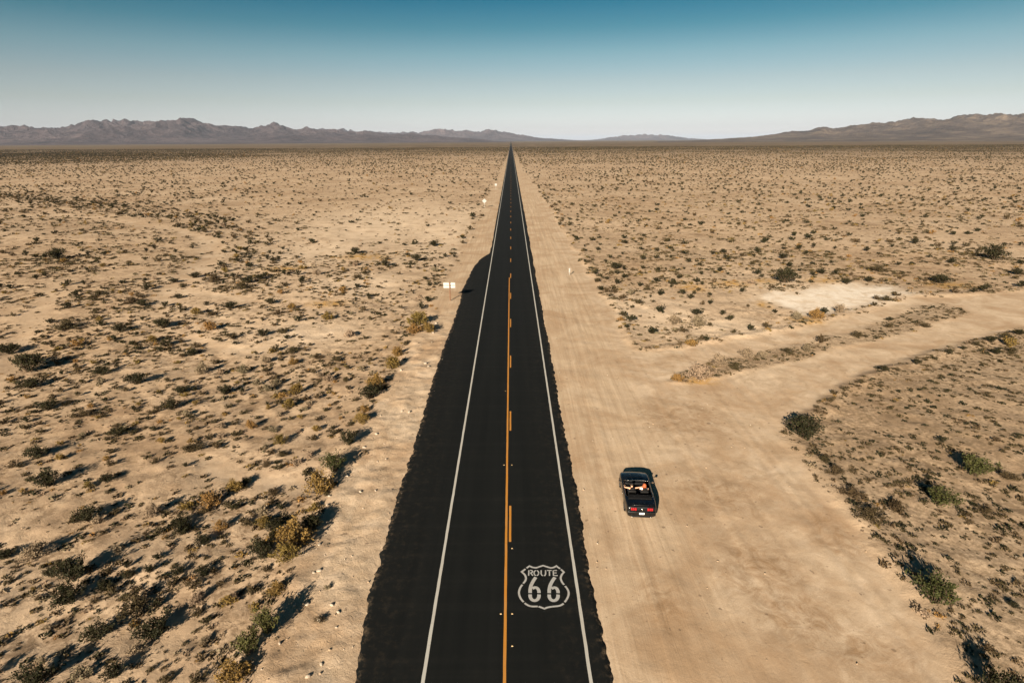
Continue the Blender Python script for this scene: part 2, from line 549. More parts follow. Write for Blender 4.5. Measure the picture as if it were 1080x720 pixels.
pale_a = spots([(400, 235, 90, 22), (470, 240, 40, 22), (345, 262, 60, 14), (380, 300, 60, 12), (690, 330, 60, 22), (330, 350, 60, 12), (760, 345, 60, 12), (880, 312, 90, 14)])
put_attr(me, 'pale', pale_a * (1 - Zn[0]))
put_attr(me, 'churn', spots([(800, 600, 60, 40), (840, 650, 60, 40), (720, 440, 50, 22), (760, 520, 60, 26), (700, 640, 30, 40), (920, 690, 60, 30), (880, 560, 40, 30)]))
put_attr(me, 'rough', rz_a)
put_attr(me, 'fill', (1 - sstep(-0.5, 0.3, sdf(BERM, GXf, GYf))) * sstep(5.5, 7.0, -GXf))
put_attr(me, 'far', sstep(350, 1700, np.hypot(GXf, GYf)) * 0.80 + 0.16 * sstep(1500, 2100, GYf))
put_attr(me, 'streak', Zn[0] * np.where(GXf > 0, 1 - sstep(9.5, 13.5, GXf + 2.5 * (fbm(GXf * .2, GYf * .05, 61, 2) - .5)), sstep(62, 80, GYf)))
ground = ob('ground', me, kind='structure', label='sandy desert floor with dirt tracks, ruts and a pale salt patch')

# ------------------------------------------------------------------ road
LINE = 3.62                        # edge lines from the road's centre
ys = [-60, 0]
y = 12.0
while y < 40000:
    ys.append(y)
    y += 0.16 if y < 60 else (0.16 + (y - 60) * 0.03)
ys = np.array(ys)
turn = P([(372, 720), (392, 620), (420, 520), (447, 430), (456, 400), (473, 352), (488, 305), (499, 281), (508, 271.5), (517, 267)])
ledge = np.interp(ys, turn[:, 1], turn[:, 0], left=turn[0, 0], right=-4.15)
rag = lambda s, a: (fbm(ys * 0.16, ys * 0 + s, s, 3) - 0.5) * a * 0.8 + (fbm(ys * 1.9, ys * 0 + s, s + 9, 3) - 0.5) * a * 0.55 + (h2(np.floor(ys * 5), ys * 0, s) - 0.5) * a * 0.22
ledge = np.where(ys > turn[-1, 1], -4.2, ledge) + rag(51, 0.36) * np.clip(130 / np.maximum(ys, 60), 0.15, 1.3)
redge = 4.55 + rag(57, 0.36) * np.clip(130 / np.maximum(ys, 60), 0.1, 1.2)
cols = []
fr = np.array([0.0, 0.012, 0.035, 0.3, 0.5, 0.7, 0.965, 0.988, 1.0])
for t in fr:
    cols.append(ledge + (redge - ledge) * t)
CX = np.stack(cols, 1)
crown = 0.035 + 0.03 * (1 - (np.clip(np.abs(CX) / 4.5, 0, 1)) ** 2)
crown[:, 0] = crown[:, -1] = -0.06
CY = np.repeat(ys[:, None], len(fr), 1)
n = len(fr)
ri = np.arange(len(ys) * n).reshape(-1, n)
F = np.stack([ri[:-1, :-1].ravel(), ri[:-1, 1:].ravel(), ri[1:, 1:].ravel(), ri[1:, :-1].ravel()], 1)
me = fast_mesh('road', np.stack([CX.ravel(), CY.ravel(), crown.ravel()], 1), F, M_ASPH, True)
dust = np.tile(np.array([1.0, 0.8, 0.10, 0, 0, 0, 0.10, 0.8, 1.0]), (len(ys), 1))
put_attr(me, 'dust', dust.ravel())
road = ob('road', me, kind='structure', label='straight black asphalt road running to the horizon')


def road_z(x):
    return 0.035 + 0.03 * (1 - np.clip(np.abs(x) / 4.5, 0, 1) ** 2)


def strip(name, xc, w, y0, y1, mat, step=3.0, wear=0.0):
    yy = [y0]
    while yy[-1] < y1:
        yy.append(min(y1, yy[-1] + max(step, (yy[-1] - 60) * 0.03)))
    V, Fs = [], []
    for i, yv in enumerate(yy):
        for sx in (-1, 1):
            x = xc + sx * w / 2 + random.uniform(-wear, wear)
            V.append((x, yv, float(road_z(x)) + 0.006))
        if i: Fs.append((2 * i - 2, 2 * i - 1, 2 * i + 1, 2 * i))
    return ob(name, mesh(name, V, Fs, mat), road)


strip('edge_line', -LINE, 0.15, 5, 6000, M_WHITE, 0.5, 0.008)
strip('edge_line', LINE, 0.15, 5, 6000, M_WHITE, 0.5, 0.008)
y_solid_end = Q(538, 293)[1]
strip('centre_line', -0.10, 0.135, 5, y_solid_end, M_YELLOW, 0.5, 0.006)
d0 = Q(540, 572)[1]; d1 = Q(540, 534)[1]
period = 13.4
yd = d0 - period
k = 0
while yd < 900:
    strip('centre_dash', 0.13, 0.13, yd, yd + (d1 - d0), M_YELLOW, 0.6, 0.006)
    yd += period; k += 1
strip('centre_line', 0.13, 0.05, yd, 5000, M_YELLOW, 50)
mk = mesh('pavement_marker', [(-.045, -.035, 0), (.045, -.035, 0), (.045, .035, 0), (-.045, .035, 0), (-.035, -.02, .02), (.035, -.02, .02), (.035, .02, .02), (-.035, .02, .02)],
          [(0, 1, 5, 4), (1, 2, 6, 5), (2, 3, 7, 6), (3, 0, 4, 7), (4, 5, 6, 7)], plain('reflector', (0.40, 0.27, 0.13), 0.4, 0.4))
for py in (648, 491, 413, 682, 579):
    yy = Q(535, py)[1]
    for xx in ((-0.32, 0.24) if py in (648, 491) else ((0.24,) if py != 413 else (-0.32,))):
        ob('pavement_marker', mk, road, (xx, yy, float(road_z(xx)) + 0.004))


# painted route shield
def C(x, y):                      # pixels of a nine-times enlarged view of the emblem
    return Q(520 + x / 9.0, 580 + y / 9.0)


def stroke(name, pts, w, parent, mat, closed=False, dz=0.006):
    pts = [Vector(p) for p in pts]
    V, Fs = [], []
    n = len(pts)
    for i in range(n):
        a = pts[max(i - 1, 0)] if not closed else pts[(i - 1) % n]
        b = pts[min(i + 1, n - 1)] if not closed else pts[(i + 1) % n]
        t = (b - a).normalized()
        nn = Vector((-t.y, t.x))
        m1 = (pts[i] - a); c = 1.0
        if m1.length > 1e-6 and (b - pts[i]).length > 1e-6:
            c = max(0.55, abs(m1.normalized().dot(t)))
        for s in (-1, 1):
            q = pts[i] + nn * (s * w / 2 / c)
            V.append((q.x, q.y, float(road_z(q.x)) + dz))
        if i: Fs.append((2 * i - 1, 2 * i - 2, 2 * i, 2 * i + 1))
    if closed: Fs.append((2 * n - 1, 2 * n - 2, 0, 1))
    return ob(name, mesh(name, V, Fs, mat), parent)


def catmull(pts, k=8):
    pts = [np.array(p, float) for p in pts]
    out = []
    for i in range(len(pts) - 1):
        p0 = pts[max(i - 1, 0)]; p1 = pts[i]; p2 = pts[i + 1]; p3 = pts[min(i + 2, len(pts) - 1)]
        for j in range(k):
            t = j / k
            out.append(0.5 * (2 * p1 + (p2 - p0) * t + (2 * p0 - 5 * p1 + 4 * p2 - p3) * t * t + (3 * p1 - p0 - 3 * p2 + p3) * t ** 3))
    out.append(pts[-1])
    return out


emblem = empty('route_emblem', (0, 0, 0), label='worn white painted ROUTE 66 shield in the right lane')
emblem.parent = road
segs = [
    [(318, 178), (346, 158), (375, 170), (408, 174), (440, 164), (475, 153), (510, 164), (545, 174), (575, 170), (600, 157), (636, 182)],
    [(644, 188), (672, 214), (652, 240), (642, 272), (654, 308), (674, 334)],
    [(684, 346), (706, 376), (718, 412), (708, 455), (680, 500)],
    [(670, 513), (630, 534), (560, 543), (520, 550), (487, 562), (450, 548), (432, 543)],
    [(424, 541), (365, 541), (330, 530), (300, 510)],
    [(290, 500), (262, 465), (246, 415), (256, 370), (278, 334)],
    [(286, 324), (306, 298), (312, 270), (300, 240), (272, 213), (308, 186)],
]
sharp = {0: [0, 1, 5, 9, 10], 1: [0, 1], 3: [4], 6: [4]}
for si, s in enumerate(segs):
    cut = sorted(set([0, len(s) - 1] + sharp.get(si, [])))
    pts = []
    for a, b in zip(cut[:-1], cut[1:]):
        pts += [C(*p) for p in catmull(s[a:b + 1], 5)][:-1]
    pts.append(C(*s[-1]))
    stroke('shield_outline', pts, 0.105, emblem, M_STENCIL)


def arc(cx, cy, rx, ry, a0, a1, k=14):
    return [(cx + rx * math.cos(math.radians(a0 + (a1 - a0) * i / k)), cy + ry * math.sin(math.radians(a0 + (a1 - a0) * i / k))) for i in range(k + 1)]


for cx in (394, 575):
    dg = empty('digit', (0, 0, 0)); dg.parent = emblem
    dg['label'] = 'stencilled white figure 6'
    up = [(cx + 12, 264), (cx - 12, 300), (cx - 32, 340), (cx - 41, 380), (cx - 42, 414)]
    stroke('digit_stroke', [C(*p) for p in catmull(up, 5)], 0.185, dg, M_STENCIL)
    stroke('digit_stroke', [C(*p) for p in catmull([(cx - 20, 372), (cx + 2, 362), (cx + 26, 368), (cx + 40, 392), (cx + 42, 414)], 5)], 0.175, dg, M_STENCIL, dz=0.0085)
    stroke('digit_stroke', [C(*p) for p in [(cx - 42, 427)] + arc(cx, 440, 42, 46, 175, 5) + [(cx + 42, 427)]], 0.18, dg, M_STENCIL)
T, B_ = 197, 250
letters = {
    'R': [[(338, B_), (340, T)], [(352, T + 1), (368, T + 3), (376, T + 13), (368, T + 24), (350, T + 27)], [(360, T + 29), (378, B_)]],
    'O': [arc(412, 224, 21, 24, -84, 84), arc(410, 224, 21, 24, 96, 264)],
    'U': [[(457, T), (456, 232), (464, 246), (474, 249)], [(482, 249), (493, 246), (499, 232), (498, T)]],
    'T': [[(512, T + 2), (556, T + 2)], [(535, T + 9), (536, B_)]],
    'E': [[(571, T), (574, B_)], [(579, T + 2), (606, T + 2)], [(580, 222), (604, 222)], [(581, B_ - 3), (614, B_ - 3)]],
}
for ch, ss in letters.items():
    le = empty('letter', (0, 0, 0)); le.parent = emblem
    le['label'] = 'stencilled white capital letter ' + ch
    for s in ss:
        stroke('letter_stroke', [C(*p) for p in s], 0.068, le, M_STENCIL)


# ------------------------------------------------------------------ mountains
def range_mesh(name, sky, dist, front, back, mat, label, seed, rough=0.66, nc=640, nr=110, foot=0.16):
    sky = np.array(sky, float)
    xs = np.linspace(sky[0, 0], sky[-1, 0], nc)
    ysk = np.interp(xs, sky[:, 0], sky[:, 1])
    d = rays(np.stack([xs, ysk], 1))
    hz = np.hypot(d[:, 0], d[:, 1])
    ux, uy, sl = d[:, 0] / hz, d[:, 1] / hz, d[:, 2] / hz
    H = np.maximum(CAM_H + sl * dist, 0)
    V = np.zeros((nr, nc, 3))
    for j in range(nr):
        r = dist - front + (front + back) * j / (nr - 1)
        t = (r - dist + front) / front if r <= dist else 1 - (r - dist) / back
        t = max(0.0, min(1.0, t))
        X = CAM_X + ux * r; Y = uy * r
        big = np.array([mnoise.ridged_multi_fractal((x / 2300 + seed, yv / 2300, seed * 1.7), 0.95, 2.1, 3, 1.0, 2.0) for x, yv in zip(X, Y)])
        fin = np.array([mnoise.ridged_multi_fractal((x / 760 + seed, yv / 760, seed * 2.3), 0.7, 2.2, 5, 1.0, 2.0) for x, yv in zip(X, Y)])
        big = np.clip(big / 2.4, 0, 1); fin = np.clip(fin / 2.4, 0, 1)
        # an alluvial apron, then spurs and gullies rising steeply to the crest
        u = np.clip((t - 0.30 + 0.25 * (big - 0.4)) / 0.70, 0, 1)
        up = u * u * (3 - 2 * u)
        h = H * (foot * t ** 1.5 + (1 - foot) * up * ((1 - rough) + rough * (0.05 + 0.90 * big + 1.35 * (fin - 0.45)))) * 1.1
        V[j, :, 0] = X; V[j, :, 1] = Y; V[j, :, 2] = h - (6 if t < 0.02 else 0)
    # settle the silhouette on the traced skyline while keeping its small peaks
    rr = dist - front + (front + back) * np.arange(nr)[:, None] / (nr - 1)
    top = ((V[:, :, 2] - CAM_H) / rr).max(0)
    f = np.clip((sl + 0.0012) / np.maximum(top + 0.0012, 1e-4), 0.3, 2.4)
    ker = np.hanning(63)[1:-1]; ker /= ker.sum()
    f = np.convolve(np.pad(f, 30, mode='edge'), ker, 'valid')
    V[:, :, 2] *= f[None, :]
    ii = np.arange(nr * nc).reshape(nr, nc)
    F = np.stack([ii[:-1, :-1].ravel(), ii[:-1, 1:].ravel(), ii[1:, 1:].ravel(), ii[1:, :-1].ravel()], 1)
    o = ob(name, fast_mesh(name, V.reshape(-1, 3), F, mat, False), kind='structure')
    o['label'] = label
    return o


range_mesh('mountain_range', [(-420, 150), (-300, 138), (-200, 134), (-90, 131), (0, 133), (40, 134), (72, 134), (90, 128), (120, 125.5), (150, 128.5), (165, 128),
           (190, 124), (215, 130), (240, 134), (262, 134), (285, 131), (310, 135), (350, 137), (400, 140), (450, 143), (500, 146), (540, 150)],
           11000, 4200, 2500, M_ROCK_L, 'purple grey mountain range along the left horizon', 3.1)
range_mesh('mountain_ridge', [(230, 148), (300, 137), (350, 137), (400, 139.5), (420, 140), (450, 138), (465, 136), (480, 138.5), (492, 138), (515, 137.5), (530, 139), (548, 142),
           (570, 145.5), (600, 147.5), (630, 149)], 17000, 3500, 3000, M_ROCK_L, 'low hazy ridge of hills behind the end of the road', 7.7, 0.7, 420, 90)
range_mesh('far_hills', [(605, 149), (630, 147), (642, 145), (665, 142.5), (690, 142), (708, 143), (722, 145.5), (750, 147.3), (800, 149)],
           24000, 3500, 3000, M_ROCK_L, 'small pale blue hills far right of the road on the horizon', 12.2, 0.95, 300, 90, 0.08)
range_mesh('desert_hills', [(690, 149), (760, 147), (800, 144), (835, 139), (850, 137.5), (868, 134), (880, 136), (900, 132), (920, 129.5), (940, 129), (960, 126.5), (1000, 123.5),
           (1040, 121), (1080, 119.5), (1150, 121), (1250, 118), (1380, 128), (1480, 146)], 9000, 4200, 2500, M_ROCK_R, 'tan desert hills rising along the right horizon', 21.4, 0.6, 640, 110, 0.26)


# ------------------------------------------------------------------ shrubs
def tube_tri(p, q, r0, r1, V, Fq):
    p = np.array(p); q = np.array(q)
    d = q - p; d = d / (np.linalg.norm(d) + 1e-9)
    a = np.cross(d, (0.3, 0.2, 0.9)); a /= np.linalg.norm(a) + 1e-9
    b = np.cross(d, a)
    i0 = len(V)
    for c, r in ((p, r0), (q, r1)):
        for k in range(3):
            th = k * 2.0944
            V.append(c + r * (math.cos(th) * a + math.sin(th) * b))
    for k in range(3):
        Fq.append((i0 + k, i0 + (k + 1) % 3, i0 + 3 + (k + 1) % 3, i0 + 3 + k))


def leaf_quad(c, size, V, Fq, R, up=None, long=1.6):
    d = R.normal(size=3)
    if up is not None: d = d * 0.7 + np.array(up)
    d /= np.linalg.norm(d) + 1e-9
    e = np.cross(d, R.normal(size=3)); e /= np.linalg.norm(e) + 1e-9
    a = d * size * long / 2; b = e * size / 2
    i0 = len(V)
    V += [c - a, c - a * 0.1 + b, c + a, c - a * 0.1 - b]
    Fq.append((i0, i0 + 1, i0 + 2, i0 + 3))


def shrub_meshes(kind, seed, nleaf, nstem, leaf):
    """unit shrub: height about 1, radius about 0.8; returns stems and foliage"""
    R = np.random.default_rng(seed)
    SV, SF, LV, LF = [], [], [], []
    tips = []
    for s in range(nstem):
        az = s * 2.39996 + R.uniform(-.3, .3)
        if kind == 'creosote':
            spread = R.uniform(0.15, 0.95); ht = R.uniform(0.62, 1.05) * (1 - 0.25 * spread)
        elif kind == 'dome':
            spread = R.uniform(0.0, 1.0) ** 0.6; ht = math.sqrt(max(0.05, 1.03 - spread ** 2)) * R.uniform(0.75, 1.0)
        else:
            spread = R.uniform(0.1, 1.2); ht = R.uniform(0.3, 1.0) * (1.05 - 0.45 * spread)
        r = spread * 0.8
        base = np.array([R.normal() * .07, R.normal() * .07, -0.04])
        tip = np.array([math.cos(az) * r, math.sin(az) * r, ht])
        midp = base * .45 + tip * .55 + np.array([0, 0, 0.06 * ht]) + R.normal(size=3) * 0.04
        tube_tri(base, midp, 0.022, 0.013, SV, SF)
        tube_tri(midp, tip, 0.013, 0.005, SV, SF)
        tips.append((base, midp, tip))
    per = max(1, nleaf // nstem)
    for base, midp, tip in tips:
        sub = [tip]
        for k in range(3):
            t = R.uniform(0.25, 0.95)
            p0 = midp + (tip - midp) * t
            p1 = p0 + R.normal(size=3) * np.array([.15, .15, .10]) + np.array([0, 0, .06])
            p1[2] = max(p1[2], 0.03)
            if len(SV) < 900: tube_tri(p0, p1, 0.008, 0.003, SV, SF)
            sub.append(p1)
        for k in range(per):
            u = R.uniform()
            if u < 0.45:
                c = sub[R.integers(0, 4)] + R.normal(size=3) * 0.065
            elif u < 0.85:
                c = midp + (tip - midp) * R.uniform(0.05, 1.05) + R.normal(size=3) * 0.065
            else:
                c = base + (midp - base) * R.uniform(0.35, 1.0) + R.normal(size=3) * 0.10
            c[2] = max(c[2], 0.02)
            leaf_quad(c, leaf * R.uniform(0.6, 1.3), LV, LF, R, (tip - base) * 0.7 if kind != 'flat' else None, 1.9 if kind == 'dome' else 1.6)
    return (np.array(SV), np.array(SF)), (np.array(LV), np.array(LF))


LIB = {}
KINDS = {'creosote': ('creosote', M_CREO), 'green': ('creosote', M_GREEN), 'gold': ('dome', M_GOLD), 'grey': ('dome', M_GREY), 'scrub': ('flat', M_SCRUB)}
for kn, (shape, mt) in KINDS.items():
    LIB[kn] = []
    for v_ in range(4):
        (sv, sf), (lv, lf) = shrub_meshes(shape, 100 + v_ * 7 + len(kn) * 31, 1500, 26, 0.062)
        sm = fast_mesh(kn + '_stems', sv, sf, M_TWIG)
        lm = fast_mesh(kn + '_foliage', lv, lf, mt)
        (sv2, sf2), (lv2, lf2) = shrub_meshes(shape, 300 + v_ * 7 + len(kn) * 13, 420, 14, 0.105)
        V2 = np.concatenate([sv2, lv2]); F2 = np.concatenate([sf2, lf2 + len(sv2)])
        jm = fast_mesh(kn + '_shrub', V2, F2, [M_TWIG, mt], midx=np.concatenate([np.zeros(len(sf2)), np.ones(len(lf2))]))
        LIB[kn].append((sm, lm, jm))

NAMES = {'creosote': 'creosote_bush', 'green': 'green_shrub', 'gold': 'golden_brush', 'grey': 'dry_brush', 'scrub': 'low_scrub'}
CATS = {'creosote': 'bush', 'green': 'bush', 'gold': 'bush', 'grey': 'bush', 'scrub': 'bush'}
generic = []                       # shrubs that still need a label of their own
placed = []                        # x, y, radius of what stands already


def shrub(kind, x, y, wid, hgt, label, group=None, full=True, var=None):
    v_ = random.randrange(4) if var is None else var
    sm, lm, jm = LIB[kind][v_]
    z = float(ground_z(np.array([x]), np.array([y]))[0])
    rz = random.uniform(0, 6.28)
    sc = (wid / 1.7 * random.uniform(0.85, 1.2), wid / 1.7 * random.uniform(0.75, 1.2), hgt / 1.0)
    if full:
        r = empty(NAMES[kind], (x, y, z), rz)
        r.scale = sc
        ob('stems', sm, r); ob('foliage', lm, r)
    else:
        r = ob(NAMES[kind], jm, None, (x, y, z))
        r.rotation_euler = (0, 0, rz); r.scale = sc
    r['label'] = label; r['category'] = CATS[kind]
    if group:
        r['group'] = group
        generic.append((r, kind, x, y))
    placed.append((x, y, wid * 0.6))
    return r


GROUP_LABEL = {
    ('creosote', -1): ('dark creosote bush on the sandy flat left of the road', 'dark bushes left of the road'),
    ('creosote', 1): ('dark creosote bush on the open plain right of the road', 'dark bushes right of the road'),
    ('green', -1): ('green leafy shrub on the sandy flat left of the road', 'green shrubs left of the road'),
    ('gold', -1): ('golden dry rounded shrub on the sand left of the road', 'golden shrubs left of the road'),
    ('gold', 1): ('golden dry rounded shrub on the plain right of the road', 'golden shrubs right of the road'),
    ('grey', -1): ('pale dry brush clump on the sand left of the road', 'pale brush left of the road'),
    ('grey', 1): ('pale dry brush clump on the plain right of the road', 'pale brush right of the road'),
    ('scrub', -1): ('low brown scrub on the sandy flat left of the road', 'low scrub left of the road'),
    ('scrub', 1): ('low brown scrub on the stony flat right of the road', 'low scrub right of the road'),
    ('green', 1): ('green leafy shrub on the plain right of the road', 'green shrubs right of the road'),
}

# the ones that stand out: kind, px, py (base), width in px, height/width, label
SOLO = [
    ('creosote', 848, 462, 40, 0.62, 'large dark creosote bush at the edge of the dirt clearing, right of the car'),
    ('green', 1027, 501, 34, 0.62, 'bright green bush with its shadow behind, near the right edge above the middle row'),
    ('green', 990, 532, 36, 0.55, 'low green bush on the stubble, left below the brightest one by the right edge'),
    ('green', 982, 636, 46, 0.72, 'biggest pale green round bush at lower right, beside the dirt edge'),
    ('creosote', 1048, 740, 44, 0.9, 'dark bush at the lower right corner, cut by the frame'),
    ('scrub', 898, 525, 30, 0.36, 'low dark bush on the dirt edge right of the car, first of three'),
    ('scrub', 916, 548, 30, 0.36, 'low dark bush just below another one on the dirt edge at right'),
    ('scrub', 946, 540, 24, 0.5, 'small dark bush right of two low bushes on the stubble'),
    ('scrub', 880, 500, 20, 0.45, 'small brown bush just below the large dark bush at the clearing edge'),
    ('creosote', 826, 300, 30, 0.50, 'dark wide bush standing left above the white salt patch'),
    ('creosote', 1048, 274, 26, 0.62, 'dark bush by the right edge, above the dirt road'),
    ('grey', 758, 385, 19, 0.62, 'pale round tumbleweed bush behind the strip between the dirt tracks'),
    ('grey', 787, 377, 18, 0.6, 'pale round bush in the middle of the strip between the dirt tracks'),
    ('grey', 804, 377, 13, 0.6, 'small grey bush right end of the round row between the dirt tracks'),
    ('grey', 737, 400, 32, 0.5, 'widest pale dry bush at the tip of the strip between dirt tracks'),
    ('gold', 714, 402, 14, 0.55, 'small green and gold bush at the very tip between the dirt tracks'),
    ('scrub', 776, 391, 14, 0.6, 'small brown bush on the strip between the dirt tracks'),
    ('creosote', 390, 416, 26, 0.62, 'dark green bush on the roadside bank, in front of a golden one'),
    ('gold', 397, 405, 22, 0.72, 'golden bush on the roadside bank just behind a dark green one'),
    ('gold', 414, 386, 20, 0.75, 'golden bush on the roadside bank, farthest of the close row'),
    ('creosote', 368, 468, 20, 0.8, 'upright dark green bush alone on the roadside bank'),
    ('green', 352, 494, 28, 0.75, 'dense olive bush on the roadside bank, behind a big golden one'),
    ('gold', 337, 514, 34, 0.72, 'big golden bush on the roadside bank beside pale rocky fill'),
    ('gold', 381, 444, 18, 0.7, 'small golden bush on the roadside bank in front of the dark green one'),
    ('gold', 310, 570, 36, 0.75, 'tall golden bush on the roadside bank at lower left of the asphalt'),
    ('gold', 303, 588, 28, 0.7, 'golden bush nearest below the tall golden one on the bank'),
    ('creosote', 276, 582, 28, 0.65, 'dark bush left of the tall golden bushes on the bank'),
    ('creosote', 331, 555, 24, 0.7, 'dark bush behind the tall golden bush on the bank'),
    ('green', 282, 664, 36, 0.8, 'dark green bush at the foot of the bank near the bottom edge'),
    ('green', 262, 686, 30, 0.85, 'tall green bush at the foot of the bank, nearest the bottom edge'),
    ('gold', 246, 712, 34, 0.6, 'golden bush at the bottom edge beside the foot of the bank'),
    ('gold', 292, 622, 20, 0.6, 'small golden bush halfway down the bank at lower left'),
    ('gold', 891 - 450, 342, 26, 0.6, 'golden brush clump where the roadside bank begins, nearest the double sign'),
    ('gold', 452, 350, 20, 0.6, 'golden brush beside white stones at the asphalt corner'),
    ('creosote', 76, 604, 44, 0.6, 'largest black-green bush at lower left'),
    ('creosote', 70, 628, 40, 0.45, 'wide dark bush below the largest one at lower left'),
    ('creosote', 160, 662, 40, 0.55, 'dark bush with the longest shadow near the bottom left'),
    ('scrub', 142, 634, 42, 0.45, 'brown spreading scrub above the dark bush with the longest shadow'),
    ('grey', 36, 580, 28, 0.6, 'grey dry bush near the left edge at the bottom'),
    ('creosote', 92, 542, 28, 0.6, 'dark bush alone on bare sand at left, above the largest one'),
    ('creosote', 50, 506, 36, 0.5, 'wide dark bush near the left edge, middle of the frame'),
    ('gold', 220, 526, 24, 0.7, 'olive gold bush left of the bank with two stones beside it'),
    ('gold', 247, 510, 18, 0.75, 'upright golden bush with a sharp shadow left of the bank'),
    ('creosote', 172, 343, 24, 0.5, 'dark bush at the bend of the sandy wash at left'),
    ('gold', 304, 424, 15, 0.75, 'round golden bush, lower one of a pair on pale sand'),
    ('gold', 312, 409, 16, 0.75, 'round golden bush, upper one of a pair on pale sand'),
    ('gold', 264, 446, 14, 0.75, 'small golden bush alone left of the two round golden bushes'),
    ('gold', 295, 462, 18, 0.6, 'golden bush below the pair of round golden bushes'),
    ('grey', 213, 388, 18, 0.65, 'pale round bush on the sand with a dark shadow to its right'),
    ('grey', 256, 388, 15, 0.6, 'small pale round bush, right one of two on the pale sand'),
    ('creosote', 440, 276, 15, 0.5, 'dark green bush on pale sand left of the double sign, nearest to it'),
    ('creosote', 407, 282, 14, 0.5, 'dark bush on pale sand in front of another, left of the double sign'),
    ('creosote', 375, 268, 13, 0.5, 'dark low bush on pale sand, leftmost of three left of the double sign'),
    ('creosote', 458, 259, 13, 0.5, 'dark low bush on pale sand, farthest of those left of the double sign'),
]
for kd, px, py, wpx, asp, lab in SOLO:
    x, yv = Q(px, py); w = wpx / px_per_m(px, py)
    shrub(kd, x, yv, w, w * asp * 0.95, lab)

